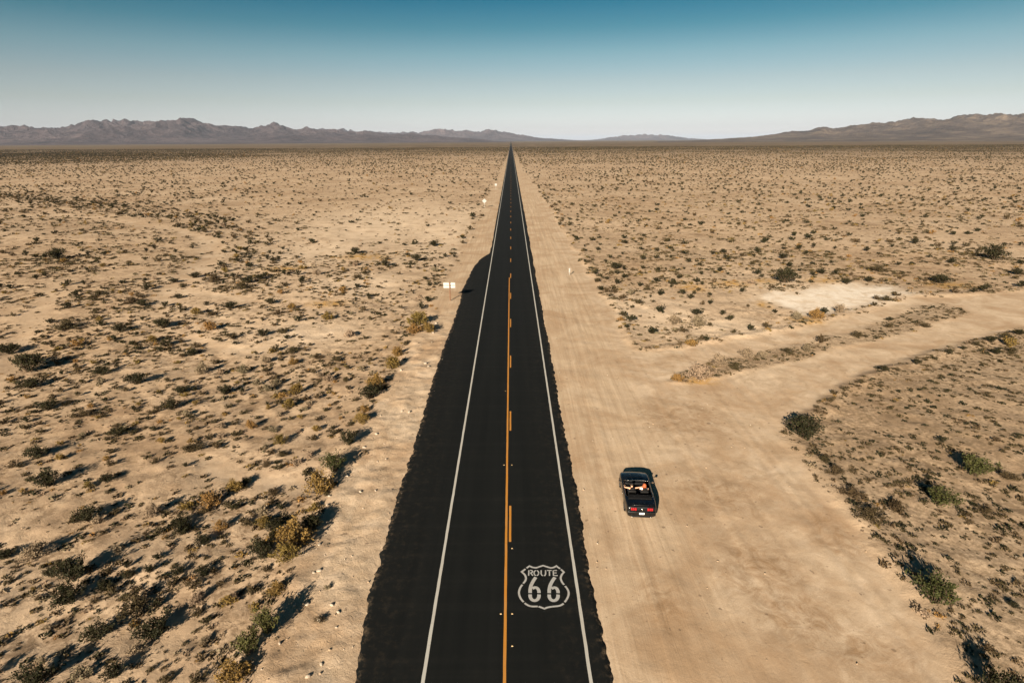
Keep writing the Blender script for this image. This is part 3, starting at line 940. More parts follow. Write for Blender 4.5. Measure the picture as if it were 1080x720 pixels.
# the others traced from the photograph: kind, px, py, width px
MORE = [('creosote', 107, 390, 20), ('creosote', 144, 400, 22), ('creosote', 30, 386, 36), ('creosote', 32, 402, 26), ('grey', 232, 389, 10), ('creosote', 237, 409, 20),
        ('creosote', 191, 408, 18), ('creosote', 180, 426, 24), ('creosote', 50, 426, 22), ('scrub', 87, 433, 18), ('creosote', 122, 452, 24), ('creosote', 38, 476, 26),
        ('creosote', 111, 502, 22), ('scrub', 200, 469, 22), ('creosote', 190, 548, 24), ('gold', 232, 552, 16), ('grey', 160, 536, 22), ('creosote', 52, 600, 20),
        ('creosote', 107, 614, 22), ('creosote', 135, 602, 18), ('creosote', 157, 598, 16), ('creosote', 186, 600, 18), ('creosote', 214, 600, 18), ('creosote', 191, 556, 22),
        ('creosote', 214, 568, 22), ('grey', 208, 628, 22), ('grey', 246, 626, 14), ('grey', 214, 670, 12), ('creosote', 100, 664, 36), ('creosote', 38, 714, 40),
        ('creosote', 118, 706, 34), ('creosote', 4, 580, 20), ('creosote', 288, 553, 22), ('grey', 280, 378, 13), ('gold', 309, 379, 13), ('grey', 271, 399, 11),
        ('grey', 291, 399, 12), ('grey', 281, 406, 13), ('grey', 291, 410, 10), ('grey', 337, 392, 12), ('grey', 346, 397, 12), ('scrub', 280, 485, 14),
        ('scrub', 297, 476, 14), ('creosote', 258, 503, 16), ('scrub', 287, 514, 14), ('gold', 277, 549, 18), ('creosote', 291, 549, 18), ('creosote', 327, 552, 22),
        ('scrub', 260, 547, 16), ('creosote', 184, 299, 12), ('scrub', 193, 303, 12), ('creosote', 206, 294, 12), ('scrub', 226, 298, 16), ('gold', 160, 357, 14),
        ('creosote', 174, 361, 15), ('creosote', 201, 370, 16), ('creosote', 127, 347, 20), ('scrub', 70, 345, 26), ('scrub', 140, 319, 16), ('creosote', 150, 322, 12),
        ('creosote', 62, 275, 22), ('creosote', 174, 322, 11), ('creosote', 188, 314, 12), ('creosote', 243, 325, 18), ('gold', 221, 346, 14), ('scrub', 246, 354, 16),
        ('scrub', 256, 305, 20), ('gold', 207, 330, 12), ('scrub', 105, 311, 16), ('creosote', 155, 307, 14), ('creosote', 10, 368, 24), ('creosote', 28, 379, 24),
        ('creosote', 262, 300, 14), ('creosote', 275, 296, 12), ('creosote', 285, 320, 14), ('gold', 308, 325, 10), ('gold', 345, 336, 13), ('scrub', 375, 295, 11),
        ('gold', 362, 308, 8), ('creosote', 277, 352, 14), ('scrub', 310, 366, 14), ('scrub', 334, 373, 13), ('scrub', 352, 376, 10), ('scrub', 294, 330, 14),
        ('gold', 384, 432, 14), ('gold', 419, 372, 14), ('gold', 437, 350, 16), ('scrub', 345, 305, 8), ('creosote', 430, 270, 7), ('scrub', 508, 228, 8),
        ('creosote', 634, 306, 12), ('creosote', 649, 284, 14), ('creosote', 709, 302, 11), ('creosote', 692, 298, 10), ('creosote', 759, 287, 11), ('scrub', 710, 285, 9),
        ('creosote', 694, 286, 7), ('creosote', 676, 263, 7), ('creosote', 659, 256, 9), ('scrub', 682, 306, 9), ('creosote', 721, 267, 9), ('creosote', 738, 281, 7),
        ('creosote', 768, 274, 7), ('creosote', 763, 266, 8), ('creosote', 825, 272, 12), ('creosote', 795, 270, 6), ('creosote', 734, 333, 14), ('grey', 711, 341, 16),
        ('grey', 735, 344, 18), ('scrub', 720, 350, 14), ('creosote', 916, 297, 12), ('creosote', 892, 300, 12), ('creosote', 1003, 277, 13), ('creosote', 964, 257, 12),
        ('creosote', 843, 262, 11), ('creosote', 1005, 264, 8), ('creosote', 866, 290, 12), ('creosote', 881, 289, 10), ('scrub', 935, 318, 14), ('scrub', 925, 316, 12),
        ('scrub', 945, 312, 10), ('scrub', 925, 286, 20), ('creosote', 992, 298, 18), ('scrub', 975, 345, 12), ('grey', 840, 338, 14), ('gold', 860, 337, 14),
        ('grey', 885, 330, 14), ('scrub', 830, 372, 14), ('grey', 850, 371, 12), ('scrub', 905, 355, 14), ('creosote', 1068, 640, 14), ('scrub', 1062, 505, 20),
        ('scrub', 1040, 540, 18), ('creosote', 1072, 288, 16), ('creosote', 980, 505, 10), ('scrub', 868, 487, 16), ('scrub', 875, 425, 10), ('scrub', 890, 412, 10),
        ('scrub', 908, 405, 10), ('creosote', 932, 393, 12), ('scrub', 946, 392, 9), ('creosote', 966, 386, 12), ('scrub', 985, 380, 10), ('creosote', 1000, 375, 10),
        ('creosote', 1015, 370, 10), ('scrub', 1030, 366, 12), ('creosote', 1045, 362, 13), ('scrub', 1060, 358, 12), ('creosote', 1074, 354, 14),
        ('creosote', 1050, 374, 12), ('scrub', 1066, 372, 14), ('grey', 345, 620, 9), ('scrub', 337, 655, 12), ('scrub', 430, 360, 10)]
for kd, px, py, wpx in MORE:
    x, yv = Q(px, py); w = wpx / px_per_m(px, py) * random.uniform(0.9, 1.1)
    lab, grp = GROUP_LABEL[(kd, -1 if x < 0 else 1)]
    asp = {'creosote': 0.47, 'grey': 0.6, 'gold': 0.65, 'scrub': 0.38, 'green': 0.6}[kd] * random.uniform(0.85, 1.15)
    shrub(kd, x, yv, w, w * asp, lab, grp, full=wpx >= 12)


# ------------------------------------------------------------------ scattered scrub
def jitter_grid(cell, x0, x1, y0, y1):
    a, b = np.meshgrid(np.arange(x0, x1, cell), np.arange(y0, y1, cell))
    a = a.ravel() + rng.uniform(-0.48, 0.48, a.size) * cell
    b = b.ravel() + rng.uniform(-0.48, 0.48, b.size) * cell
    return a, b


def in_view(X, Y, m=60):
    px, py, d = proj(X, Y)
    return (d > 1) & (px > -m - 2000 / np.maximum(d, 5)) & (px < 1080 + m + 2000 / np.maximum(d, 5)) & (py < 720 + 120)


def clear_of(X, Y, k=1.0):
    ok = np.ones(len(X), bool)
    for (a, b, r) in placed:
        ok &= (X - a) ** 2 + (Y - b) ** 2 > (r * k) ** 2
    return ok


def free_mask(X, Y):
    Z = zones(X, Y)
    blocked = np.maximum.reduce([Z[0], Z[1], Z[2]])
    onroad = (np.abs(X) < 5.6)
    return blocked, onroad, Z


# (1) medium shrubs out to 1.6 km
pts = []
for cell, y0, y1 in ((3.3, 60, 330), (3.5, 330, 800), (4.2, 800, 2000)):
    lim = y1 * 1.02 + 20
    X, Y = jitter_grid(cell, -lim, lim, y0, y1)
    k = in_view(X, Y); X, Y = X[k], Y[k]
    blk, onr, Zq = free_mask(X, Y)
    # photograph: even creosote spacing right of the road, patchy and paler strip left of it
    den = np.where(X > 0, 0.52, 0.46)
    cl = fbm(X * 0.013, Y * 0.013, 71, 3)
    den = den * np.clip(0.35 + 1.6 * (cl - 0.3), 0.15, 1.5)
    pale = (X < 0) * (1 - sstep(0.35, 0.75, -X / np.maximum(Y, 1))) * (1 - sstep(150, 330, Y))
    den = den * (1 - 0.78 * pale)
    band = np.exp(-(sdl(BAND, X, Y) / 9.0) ** 2)
    rowd = np.exp(-((Zq[4] - 1.6) / 1.3) ** 2) * (X < 0) * 0.45 + np.exp(-((Zq[3] - 1.6) / 1.6) ** 2) * (X > 0) * 0.45
    den = np.clip(den * (1 + 0.5 * sstep(500, 1500, Y)) + band * 0.9 + rowd, 0, 1) * (1 - sstep(0.25, 0.6, blk))
    k = (rng.uniform(size=len(X)) < den) & ~onr & (rng.uniform(size=len(X)) > Zq[2])
    pts.append(np.stack([X[k], Y[k], band[k]], 1))
X, Y = jitter_grid(2.3, -330, 0, 110, 330)
k = sdl(BAND, X, Y) < 11; X, Y = X[k], Y[k]
bd = np.exp(-(sdl(BAND, X, Y) / 6.0) ** 2)
k = (rng.uniform(size=len(X)) < bd * 0.6) & in_view(X, Y) & (free_mask(X, Y)[0] < 0.4)
pts.append(np.stack([X[k], Y[k], bd[k]], 1))
FARBAND = P([(-150, 159.5), (0, 160), (120, 160.5), (270, 162.5), (330, 164.5), (200, 168), (100, 171), (0, 175), (-150, 180)])
X, Y = jitter_grid(3.2, -1500, -150, 380, 1350)
k = in_view(X, Y); X, Y = X[k], Y[k]
d_ = sdf(FARBAND, X, Y)
k = rng.uniform(size=len(X)) < (1 - sstep(-60, 25, d_ + (fbm(X * .01, Y * .01, 133, 3) - .5) * 120)) * 0.55
pts.append(np.stack([X[k], Y[k], X[k] * 0], 1))
pts = np.concatenate(pts)
pts = pts[clear_of(pts[:, 0], pts[:, 1])]
# (2) small shrubs close by
X, Y = jitter_grid(1.6, -85, 85, 18, 105)
k = in_view(X, Y); X, Y = X[k], Y[k]
blk, onr, Zq = free_mask(X, Y)
cl = fbm(X * 0.11, Y * 0.11, 91, 3)
den = np.where(X < 0, np.clip((cl - 0.36) * 2.8, 0.03, 0.75), np.clip((cl - 0.5) * 1.6, 0, 0.3))
for (a, b, r) in placed[:230]:
    q2 = ((X - a) ** 2 + (Y - b) ** 2) / (1.9 * r + 0.6) ** 2
    den = den + np.where(q2 < 5, 0.42 * np.exp(-q2), 0) * (a < 0)
den *= (blk < 0.3)
k = (rng.uniform(size=len(X)) < den) & ~onr
small = np.stack([X[k], Y[k]], 1)
small = small[clear_of(small[:, 0], small[:, 1], 0.75)]

# nearest medium ones become individuals, up to about 300 of each kind in view
order = np.argsort(pts[:, 1])
pts = pts[order]
kind_r = rng.uniform(size=len(pts))
n_ind = 330
for i in range(n_ind):
    x, yv = float(pts[i, 0]), float(pts[i, 1])
    kd = 'creosote' if kind_r[i] < 0.55 else ('scrub' if kind_r[i] < 0.85 else ('gold' if kind_r[i] < 0.93 else 'grey'))
    w = random.uniform(0.8, 1.7)
    lab, grp = GROUP_LABEL[(kd, -1 if x < 0 else 1)]
    shrub(kd, x, yv, w, w * random.uniform(0.45, 0.62), lab, grp, full=False)
ord2 = np.argsort(small[:, 1])
small = small[ord2]
n_small = 210
for i in range(min(n_small, len(small))):
    x, yv = map(float, small[i])
    u = random.random()
    kd = 'scrub' if u < 0.55 else ('creosote' if u < 0.7 else ('gold' if u < 0.85 else 'grey'))
    w = random.uniform(0.4, 0.95)
    lab, grp = GROUP_LABEL[(kd, -1 if x < 0 else 1)]
    shrub(kd, x, yv, w, w * random.uniform(0.42, 0.6), lab, grp, full=False)


LANDMARKS = [('the black car', 672, 520), ('the double-panel sign', 475, 317), ('the pale salt patch', 880, 316), ('the large bush at the clearing edge', 848, 462),
             ('the big golden bush on the bank', 337, 514), ('the largest bush at lower left', 76, 604), ('the bend of the sandy wash', 226, 268),
             ('the tip between the dirt tracks', 708, 402), ('the pair of round golden bushes', 308, 418), ('the bright green right-edge bush', 1027, 501),
             ('the biggest pale green round bush', 982, 636), ('the white marker post', 600, 290), ('the bush above the right-hand dirt road', 1048, 274),
             ('the tall golden bush on the bank', 310, 570), ('the wide left-edge bush', 50, 500), ('the bottom left corner', 0, 720),
             ('the bottom right corner', 1080, 720), ('the golden brush starting the bank', 441, 342), ('the far diamond sign', 511, 219),
             ('the bush at the wash bend', 172, 343), ('the upright golden bush', 247, 510)]
NOUN = {'creosote': 'dark creosote bush', 'green': 'green shrub', 'gold': 'golden dry shrub', 'grey': 'pale dry brush', 'scrub': 'low brown scrub'}
ORD = ['nearest', 'second nearest', 'third nearest', 'fourth nearest', 'fifth nearest', 'sixth nearest', 'seventh nearest', 'eighth nearest', 'ninth nearest', 'tenth nearest', 'eleventh nearest', 'twelfth nearest']
buckets = {}
for (r, kd, x, y_) in generic:
    a, b, _ = proj(np.array([x]), np.array([y_])); a, b = float(a[0]), float(b[0])
    dd = [math.hypot(a - l[1], b - l[2]) for l in LANDMARKS]
    i = int(np.argmin(dd)); dx, dy = a - LANDMARKS[i][1], b - LANDMARKS[i][2]
    way = ('left of' if dx < 0 else 'right of') if abs(dx) > 1.2 * abs(dy) else ('beyond' if dy < 0 else 'in front of')
    if 'corner' in LANDMARKS[i][0]: way = 'to'
    buckets.setdefault((kd, i, way), []).append((dd[i], r))
for (kd, i, way), lst in buckets.items():
    lst.sort(key=lambda t: t[0])
    for q, (_, r) in enumerate(lst):
        if q < len(ORD):
            r['label'] = '%s %s %s %s' % (ORD[q], NOUN[kd], way, LANDMARKS[i][0])
        else:
            r['label'] = '%s farther %s %s' % (NOUN[kd], 'out towards' if way == 'to' else way, LANDMARKS[i][0])


# the rest: one mass, instanced on points
def scatter(name, P3, rot, scl, pick, protos, label, cat=None):
    me = bpy.data.meshes.new(name + '_points')
    me.vertices.add(len(P3)); me.vertices.foreach_set('co', np.asarray(P3, np.float32).ravel())
    a = me.attributes.new('rot', 'FLOAT_VECTOR', 'POINT'); a.data.foreach_set('vector', np.asarray(rot, np.float32).ravel())
    a = me.attributes.new('scl', 'FLOAT_VECTOR', 'POINT'); a.data.foreach_set('vector', np.asarray(scl, np.float32).ravel())
    a = me.attributes.new('pick', 'INT', 'POINT'); a.data.foreach_set('value', np.asarray(pick, np.int32))
    o = ob(name, me, kind='stuff', label=label)
    if cat: o['category'] = cat
    c = bpy.data.collections.new(name + '_kinds')
    for i, pm in enumerate(protos):
        c.objects.link(bpy.data.objects.new('%s_kind_%02d' % (name, i), pm))
    ng = bpy.data.node_groups.new(name + '_scatter', 'GeometryNodeTree')
    ng.interface.new_socket('Geometry', in_out='INPUT', socket_type='NodeSocketGeometry')
    ng.interface.new_socket('Geometry', in_out='OUTPUT', socket_type='NodeSocketGeometry')
    gi = ng.nodes.new('NodeGroupInput'); go = ng.nodes.new('NodeGroupOutput')
    m2p = ng.nodes.new('GeometryNodeMeshToPoints')
    ip = ng.nodes.new('GeometryNodeInstanceOnPoints')
    ci = ng.nodes.new('GeometryNodeCollectionInfo')
    ci.inputs[0].default_value = c; ci.inputs[1].default_value = True; ci.inputs[2].default_value = True
    L = ng.links
    def na(nm, t):
        q = ng.nodes.new('GeometryNodeInputNamedAttribute'); q.data_type = t; q.inputs[0].default_value = nm
        return q.outputs[0]
    L.new(gi.outputs[0], m2p.inputs[0]); L.new(m2p.outputs[0], ip.inputs['Points'])
    L.new(ci.outputs[0], ip.inputs['Instance'])
    ip.inputs['Pick Instance'].default_value = True
    L.new(na('pick', 'INT'), ip.inputs['Instance Index'])
    L.new(na('rot', 'FLOAT_VECTOR'), ip.inputs['Rotation'])
    L.new(na('scl', 'FLOAT_VECTOR'), ip.inputs['Scale'])
    L.new(ip.outputs[0], go.inputs[0])
    md = o.modifiers.new('scatter', 'NODES'); md.node_group = ng
    return o


def lowpoly(shape, mt, seed, n, leaf):
    (sv, sf), (lv, lf) = shrub_meshes(shape, seed, n, 9, leaf)
    return fast_mesh('low_' + shape, lv, lf, mt)


rest = pts[n_ind:]
far_protos = [lowpoly('creosote', M_CREO, 501, 120, 0.20), lowpoly('flat', M_SCRUB, 502, 120, 0.20), lowpoly('creosote', M_SCRUB, 503, 110, 0.21),
              lowpoly('dome', M_GOLD, 504, 110, 0.2), lowpoly('flat', M_CREO, 505, 120, 0.2), lowpoly('dome', M_GREY, 506, 110, 0.2)]
nr_ = len(rest)
zz = ground_z(rest[:, 0], rest[:, 1])
w = (0.55 + 1.5 * rng.uniform(size=nr_) ** 1.7) * (1 + 0.25 * sstep(400, 1500, rest[:, 1]))
u = rng.uniform(size=nr_)
pick = np.select([u < 0.30, u < 0.56, u < 0.80, u < 0.84, u < 0.97], [0, 1, 2, 3, 4], 5)
scatter('desert_scrub', np.stack([rest[:, 0], rest[:, 1], zz], 1), np.stack([u * 0, u * 0, rng.uniform(0, 6.28, nr_)], 1),
        np.stack([w / 1.7, w / 1.7, w * rng.uniform(0.42, 0.62, nr_)], 1), pick, far_protos,
        'scattered dark scrub covering the desert plain out to the horizon', 'scrub')


# (3) tufts, stubble and pebbles
def tuft(mt, seed, n, flat=0.55):
    R = np.random.default_rng(seed)
    V, Fq = [], []
    for i in range(n):
        az = R.uniform(0, 6.28); r = R.uniform(0, 0.5) ** 0.8
        c = np.array([math.cos(az) * r, math.sin(az) * r, R.uniform(0.05, 0.55) * flat * (1.2 - r)])
        leaf_quad(c, R.uniform(0.10, 0.24), V, Fq, R, (math.cos(az) * .5, math.sin(az) * .5, .8), 2.2)
    return fast_mesh('tuft', np.array(V), np.array(Fq), mt)


def pebble(mt, seed):
    R = np.random.default_rng(seed)
    V = []
    for k, (zr, rr) in enumerate(((-.25, .8), (.18, .95), (.42, .55))):
        for j in range(6):
            th = j * 1.0472 + k * 0.4 + R.uniform(-.2, .2)
            V.append((math.cos(th) * rr * .5 * R.uniform(.75, 1.2), math.sin(th) * rr * .5 * R.uniform(.75, 1.2), zr * R.uniform(.8, 1.2)))
    V.append((0.03, -0.02, 0.5))
    Fq = []
    for k in range(2):
        for j in range(6):
            a = k * 6 + j; b = k * 6 + (j + 1) % 6
            Fq += [(a, b, b + 6), (a, b + 6, a + 6)]
    for j in range(6):
        Fq.append((12 + j, 12 + (j + 1) % 6, 18))
    return fast_mesh('pebble', np.array(V), np.array(Fq), mt)


X, Y = jitter_grid(0.34, -100, 100, 17, 120)
Xb, Yb = jitter_grid(0.62, -300, 300, 120, 320)
fade = rng.uniform(size=len(Xb)) < 1 - 0.8 * sstep(150, 320, Yb)
X = np.concatenate([X, Xb[fade]]); Y = np.concatenate([Y, Yb[fade]])
k = in_view(X, Y, 30); X, Y = X[k], Y[k]
blk, onr, Zq = free_mask(X, Y)
rzv = rough_zone(X, Y, Zq[3], Zq[5])
c1 = fbm(X * 0.16, Y * 0.16, 111, 4); c2 = fbm(X * 0.9, Y * 0.9, 112, 2)
den_l = np.clip((c1 - 0.40) * 3.4, 0.03, 0.7) * np.clip((c2 - 0.32) * 2.4, 0.05, 1.0) * 0.75
den_r = (0.40 + 0.65 * np.clip((c1 - 0.3) * 2, 0, 1)) * np.clip((c2 - 0.25) * 2.0, 0.15, 1.0)
palef = (X < 0) * (1 - sstep(0.35, 0.75, -X / np.maximum(Y, 1))) * sstep(85, 120, Y)
den = np.where(rzv > 0.5, den_r, np.where(X < 0, den_l * (1 - 0.6 * palef), den_l * 0.8))
for (a, b, r) in placed[:230]:
    q2 = ((X - a) ** 2 + (Y - b) ** 2) / (1.7 * r + 0.4) ** 2
    den = den + np.where(q2 < 6, 0.30 * np.exp(-q2), 0) * (c2 > 0.42)
den = den * (1 - sstep(0.2, 0.55, blk)) + 0.02 * (blk > 0.3) * (Zq[4] > -1.2) * (X < 0)
# a denser fringe of tufts along the edges of the driven dirt
den = den + 0.30 * np.exp(-((Zq[3] - 0.9) / 0.6) ** 2) * (X > 0) * (c2 > 0.5)
k = (rng.uniform(size=len(X)) < den) & ~onr & clear_of(X, Y, 0.5)
X, Y, rzk = X[k], Y[k], rzv[k]
nt = len(X)
w = (0.13 + 0.48 * rng.uniform(size=nt) ** 2.2) * np.where(rzk > 0.5, 0.92, 1.0) * (1 + 0.9 * sstep(50, 150, Y))
u = rng.uniform(size=nt)
tufts = [tuft(M_SCRUB, 601, 34), tuft(M_SCRUB, 602, 30, 0.4), tuft(M_GREY, 603, 34), tuft(M_GOLD, 604, 30), tuft(M_CREO, 605, 34)]
pick = np.select([u < 0.36, u < 0.64, u < 0.80, u < 0.90], [0, 1, 2, 3], 4)
pick = np.where((rzk > 0.5) & (u > 0.64) & (u < 0.88), 4, pick)
scatter('dry_tufts', np.stack([X, Y, ground_z(X, Y) - 0.01], 1), np.stack([u * 0, u * 0, rng.uniform(0, 6.28, nt)], 1),
        np.stack([w, w, w * rng.uniform(0.6, 1.1, nt)], 1), pick, tufts, 'small dry tufts and twigs strewn over the sand', 'dry grass')
# remaining small shrubs too
rs = small[min(n_small, len(small)):]
if len(rs):
    ns = len(rs); u = rng.uniform(size=ns); w = rng.uniform(0.4, 1.0, ns)
    pick = np.select([u < 0.4, u < 0.7, u < 0.8, u < 0.88], [1, 2, 3, 5], 0)
    scatter('low_scrub_mass', np.stack([rs[:, 0], rs[:, 1], ground_z(rs[:, 0], rs[:, 1])], 1), np.stack([u * 0, u * 0, rng.uniform(0, 6.28, ns)], 1),
            np.stack([w / 1.7, w / 1.7, w * rng.uniform(0.4, 0.6, ns)], 1), pick,
            [lowpoly(s_, m_, 700 + i, 260, 0.13) for i, (s_, m_) in enumerate((('creosote', M_CREO), ('flat', M_SCRUB), ('creosote', M_SCRUB), ('dome', M_GOLD), ('flat', M_CREO), ('dome', M_GREY)))],
            'low brown scrub filling the sandy flats beside the road', 'scrub')
# pebbles on the rocky fill and the dirt
X, Y = jitter_grid(0.55, -30, 34, 17, 75)
k = in_view(X, Y, 10); X, Y = X[k], Y[k]
blk, onr, Zq = free_mask(X, Y)
bl = (sdf(BERM, X, Y) < 0) & (X < -6.5)
edge = np.exp(-((np.abs(X) - 6.3) / 1.0) ** 2) * (X < 0) * 0.5
den = np.where(bl, 0.10 + edge, 0.012) + 0.10 * (np.exp(-((X - 5.0) / 0.35) ** 2))
k = (rng.uniform(size=len(X)) < den) & (np.abs(X) > 4.85) & ~((X < 0) & (X > -6.9))
X, Y = X[k], Y[k]
npb = len(X); w = rng.uniform(0.04, 0.16, npb)
scatter('loose_pebbles', np.stack([X, Y, ground_z(X, Y) + 0.01], 1), rng.uniform(-0.4, 0.4, (npb, 3)) + np.stack([X * 0, X * 0, rng.uniform(0, 6.28, npb)], 1),
        np.stack([w, w * rng.uniform(.6, 1, npb), w * rng.uniform(.5, .9, npb)], 1), rng.integers(0, 4, npb),
        [pebble(M_STONE, 1), pebble(M_PEBBLE, 2), pebble(M_PEBBLE, 3), pebble(M_STONE, 4)], 'loose pebbles along the road shoulder', 'pebbles')

# pale stones one can pick out
STONES = [(337, 601, 9), (315, 626, 7), (324, 635, 9), (350, 638, 8), (357, 646, 7), (337, 655, 9), (295, 677, 7), (339, 699, 8), (325, 713, 10), (337, 572, 7), (331, 603, 6),
          (310, 637, 6), (345, 531, 5), (347, 522, 5), (380, 517, 6), (396, 516, 5), (366, 500, 5), (384, 471, 7), (397, 457, 7), (432, 434, 7), (424, 433, 5),
          (449, 383, 6), (452, 387, 6), (423, 390, 6), (460, 341, 7), (457, 351, 5), (235, 514, 6), (213, 570, 6), (222, 561, 6), (250, 545, 5)]
STL = ['stone'] * len(STONES)
ORD2 = ['nearest', 'second nearest', 'third nearest', 'fourth nearest', 'fifth nearest', 'sixth nearest', 'seventh nearest', 'eighth nearest', 'ninth nearest', 'tenth nearest',
        'eleventh nearest', 'twelfth nearest', 'thirteenth nearest', 'fourteenth nearest']
fillst = sorted([i for i in range(len(STONES)) if STONES[i][0] > 265], key=lambda i: -STONES[i][1])
for q, i in enumerate(fillst[:13]): STL[i] = 'pale stone on the rocky fill, %s to the bottom edge of the frame' % ORD2[q]
for q, i in enumerate(fillst[:12:-1]): STL[i] = 'pale stone on the rocky fill, %s to the double-panel sign' % ORD2[q]
for q, i in enumerate([i for i in range(len(STONES)) if STONES[i][0] <= 265]):
    STL[i] = 'white stone among bushes left of the bank, %s' % ['farthest up, beside the olive gold bush', 'lowest one', 'middle one above the lowest', 'rightmost, close to the bank'][q]
stone_m = []
for i in range(4):
    R = np.random.default_rng(40 + i)
    base = pebble(M_STONE, 60 + i)
    stone_m.append(base)
for i, (px, py, wpx) in enumerate(STONES):
    x, yv = Q(px, py); s = wpx / px_per_m(px, py) * 0.75
    bank = px > 265
    o = ob('stone', stone_m[i % 4], None, (x, yv, float(ground_z(np.array([x]), np.array([yv]))[0]) + 0.03))
    o.scale = (s, s * 0.7, s * 0.55); o.rotation_euler = (random.uniform(-.3, .3), random.uniform(-.3, .3), random.uniform(0, 6))
    o['category'] = 'stone'
    o['label'] = STL[i]
    o['group'] = 'pale stones on the bank' if bank else 'white stones among bushes'


# ------------------------------------------------------------------ boxes, tubes and lathes for made things
def box_v(x0, x1, y0, y1, z0, z1):
    V = [(x, y_, z) for z in (z0, z1) for x, y_ in ((x0, y0), (x1, y0), (x1, y1), (x0, y1))]
    return V, [(0, 3, 2, 1), (4, 5, 6, 7), (0, 1, 5, 4), (1, 2, 6, 5), (2, 3, 7, 6), (3, 0, 4, 7)]


def box(name, x0, x1, y0, y1, z0, z1, mat, parent, bev=0.0, seg=2):
    V, Fs = box_v(x0, x1, y0, y1, z0, z1)
    o = ob(name, mesh(name, V, Fs, mat), parent)
    if bev:
        b = o.modifiers.new('bevel', 'BEVEL'); b.width = bev; b.segments = seg; b.limit_method = 'NONE'
        for p in o.data.polygons: p.use_smooth = True
    return o


def tube(name, pts, r, mat, parent, seg=8, closed=False):
    pts = [Vector(p) for p in pts]
    rr = r if isinstance(r, (list, tuple)) else [r] * len(pts)
    V, Fs = [], []
    n_ = len(pts)
    ref = Vector((0.13, 0.31, 0.94))
    for i, p in enumerate(pts):
        a = pts[(i - 1) % n_] if (closed or i) else p
        b = pts[(i + 1) % n_] if (closed or i < n_ - 1) else p
        t = (b - a).normalized()
        u_ = t.cross(ref)
        if u_.length < 1e-3: u_ = t.cross(Vector((1, 0, 0)))
        u_.normalize(); w_ = t.cross(u_)
        for k in range(seg):
            th = 2 * math.pi * k / seg
            V.append(p + (u_ * math.cos(th) + w_ * math.sin(th)) * rr[i])
        if i:
            for k in range(seg):
                Fs.append(((i - 1) * seg + k, (i - 1) * seg + (k + 1) % seg, i * seg + (k + 1) % seg, i * seg + k))
    if closed:
        for k in range(seg):
            Fs.append(((n_ - 1) * seg + k, (n_ - 1) * seg + (k + 1) % seg, (k + 1) % seg, k))
    else:
        Fs.append(tuple(range(seg - 1, -1, -1))); Fs.append(tuple((n_ - 1) * seg + k for k in range(seg)))
    return ob(name, mesh(name, V, Fs, mat, True), parent)


def lathe_x(name, prof, mat, parent, seg=28):
    """revolve (x, r) about the X axis"""
    V, Fs = [], []
    for x, r in prof:
        for k in range(seg):
            th = 2 * math.pi * k / seg
            V.append((x, math.cos(th) * r, math.sin(th) * r))
    for i in range(len(prof) - 1):
        for k in range(seg):
            a = i * seg + k; b = i * seg + (k + 1) % seg
            Fs.append((a, b, b + seg, a + seg))
    return ob(name, mesh(name, V, Fs, mat, True), parent)


# ------------------------------------------------------------------ road signs
M_ALU = plain('sign_back_aluminium', (0.62, 0.60, 0.56), 0.6, 0.3, var=0.08)
M_SIGNW = plain('white_sign', (0.285, 0.285, 0.275), 0.6, 0.2, var=0.15)
M_POST = plain('brown_wood_post', (0.14, 0.075, 0.045), 0.85, 0.1, var=0.3)
M_STEEL = plain('grey_steel_post', (0.30, 0.29, 0.27), 0.6, 0.3)


def gz(x, y_):
    return float(ground_z(np.array([x]), np.array([y_]))[0])


x, yv = Q(475, 317)
s1 = empty('road_sign', (x, yv, gz(x, yv)), 0.0, label='white double-panel sign on a brown post beside the left shoulder', category='sign')
box('post', -0.075, 0.075, -0.075, 0.055, -0.3, 2.75, M_POST, s1, 0.008)
for sx in (-1, 1):
    pn = box('sign_panel', sx * 0.06 if sx > 0 else -0.93, 0.80 if sx > 0 else -0.06, 0.06, 0.075, 1.82, 2.68, M_SIGNW, s1, 0.006)
    box('brace', sx * 0.08 if sx > 0 else -0.88, 0.75 if sx > 0 else -0.08, 0.035, 0.0595, 2.0, 2.06, M_ALU, pn)
    box('brace', sx * 0.08 if sx > 0 else -0.88, 0.75 if sx > 0 else -0.08, 0.035, 0.0595, 2.45, 2.51, M_ALU, pn)


def diamond_sign(px, py, size, ht, lab, tilt=math.pi / 4):
    x, y_ = Q(px, py)
    s = empty('warning_sign', (x, y_, gz(x, y_)), 0.05, label=lab, category='sign', group='signs along the left shoulder')
    box('post', -0.05, 0.05, -0.05, 0.05, -0.3, ht, M_STEEL, s, 0.006)
    V, Fs = box_v(-size / 2, size / 2, -0.008, 0.008, -size / 2, size / 2)
    p = ob('sign_panel', mesh('sign_panel', V, Fs, M_SIGNW), s, (0, -0.062, ht - size * 0.55))
    p.rotation_euler = (0, tilt, 0)
    b = p.modifiers.new('bevel', 'BEVEL'); b.width = 0.06; b.segments = 3; b.limit_method = 'ANGLE'
    return s


diamond_sign(511, 219, 1.15, 2.9, 'white diamond sign on a post at the left shoulder, middle of three')
diamond_sign(523, 200, 1.0, 2.8, 'small white sign far down the left shoulder, farthest of three', 0.0)
x, yv = Q(600.5, 290)
s4 = empty('marker_post', (x, yv, gz(x, yv)), 0.1, label='slim white marker post on the right dirt shoulder', category='marker post')
box('post', -0.035, 0.035, -0.02, 0.02, -0.2, 1.15, M_STEEL, s4, 0.005)
box('marker_panel', -0.12, 0.12, -0.04, -0.024, 0.45, 1.2, M_SIGNW, s4, 0.006)

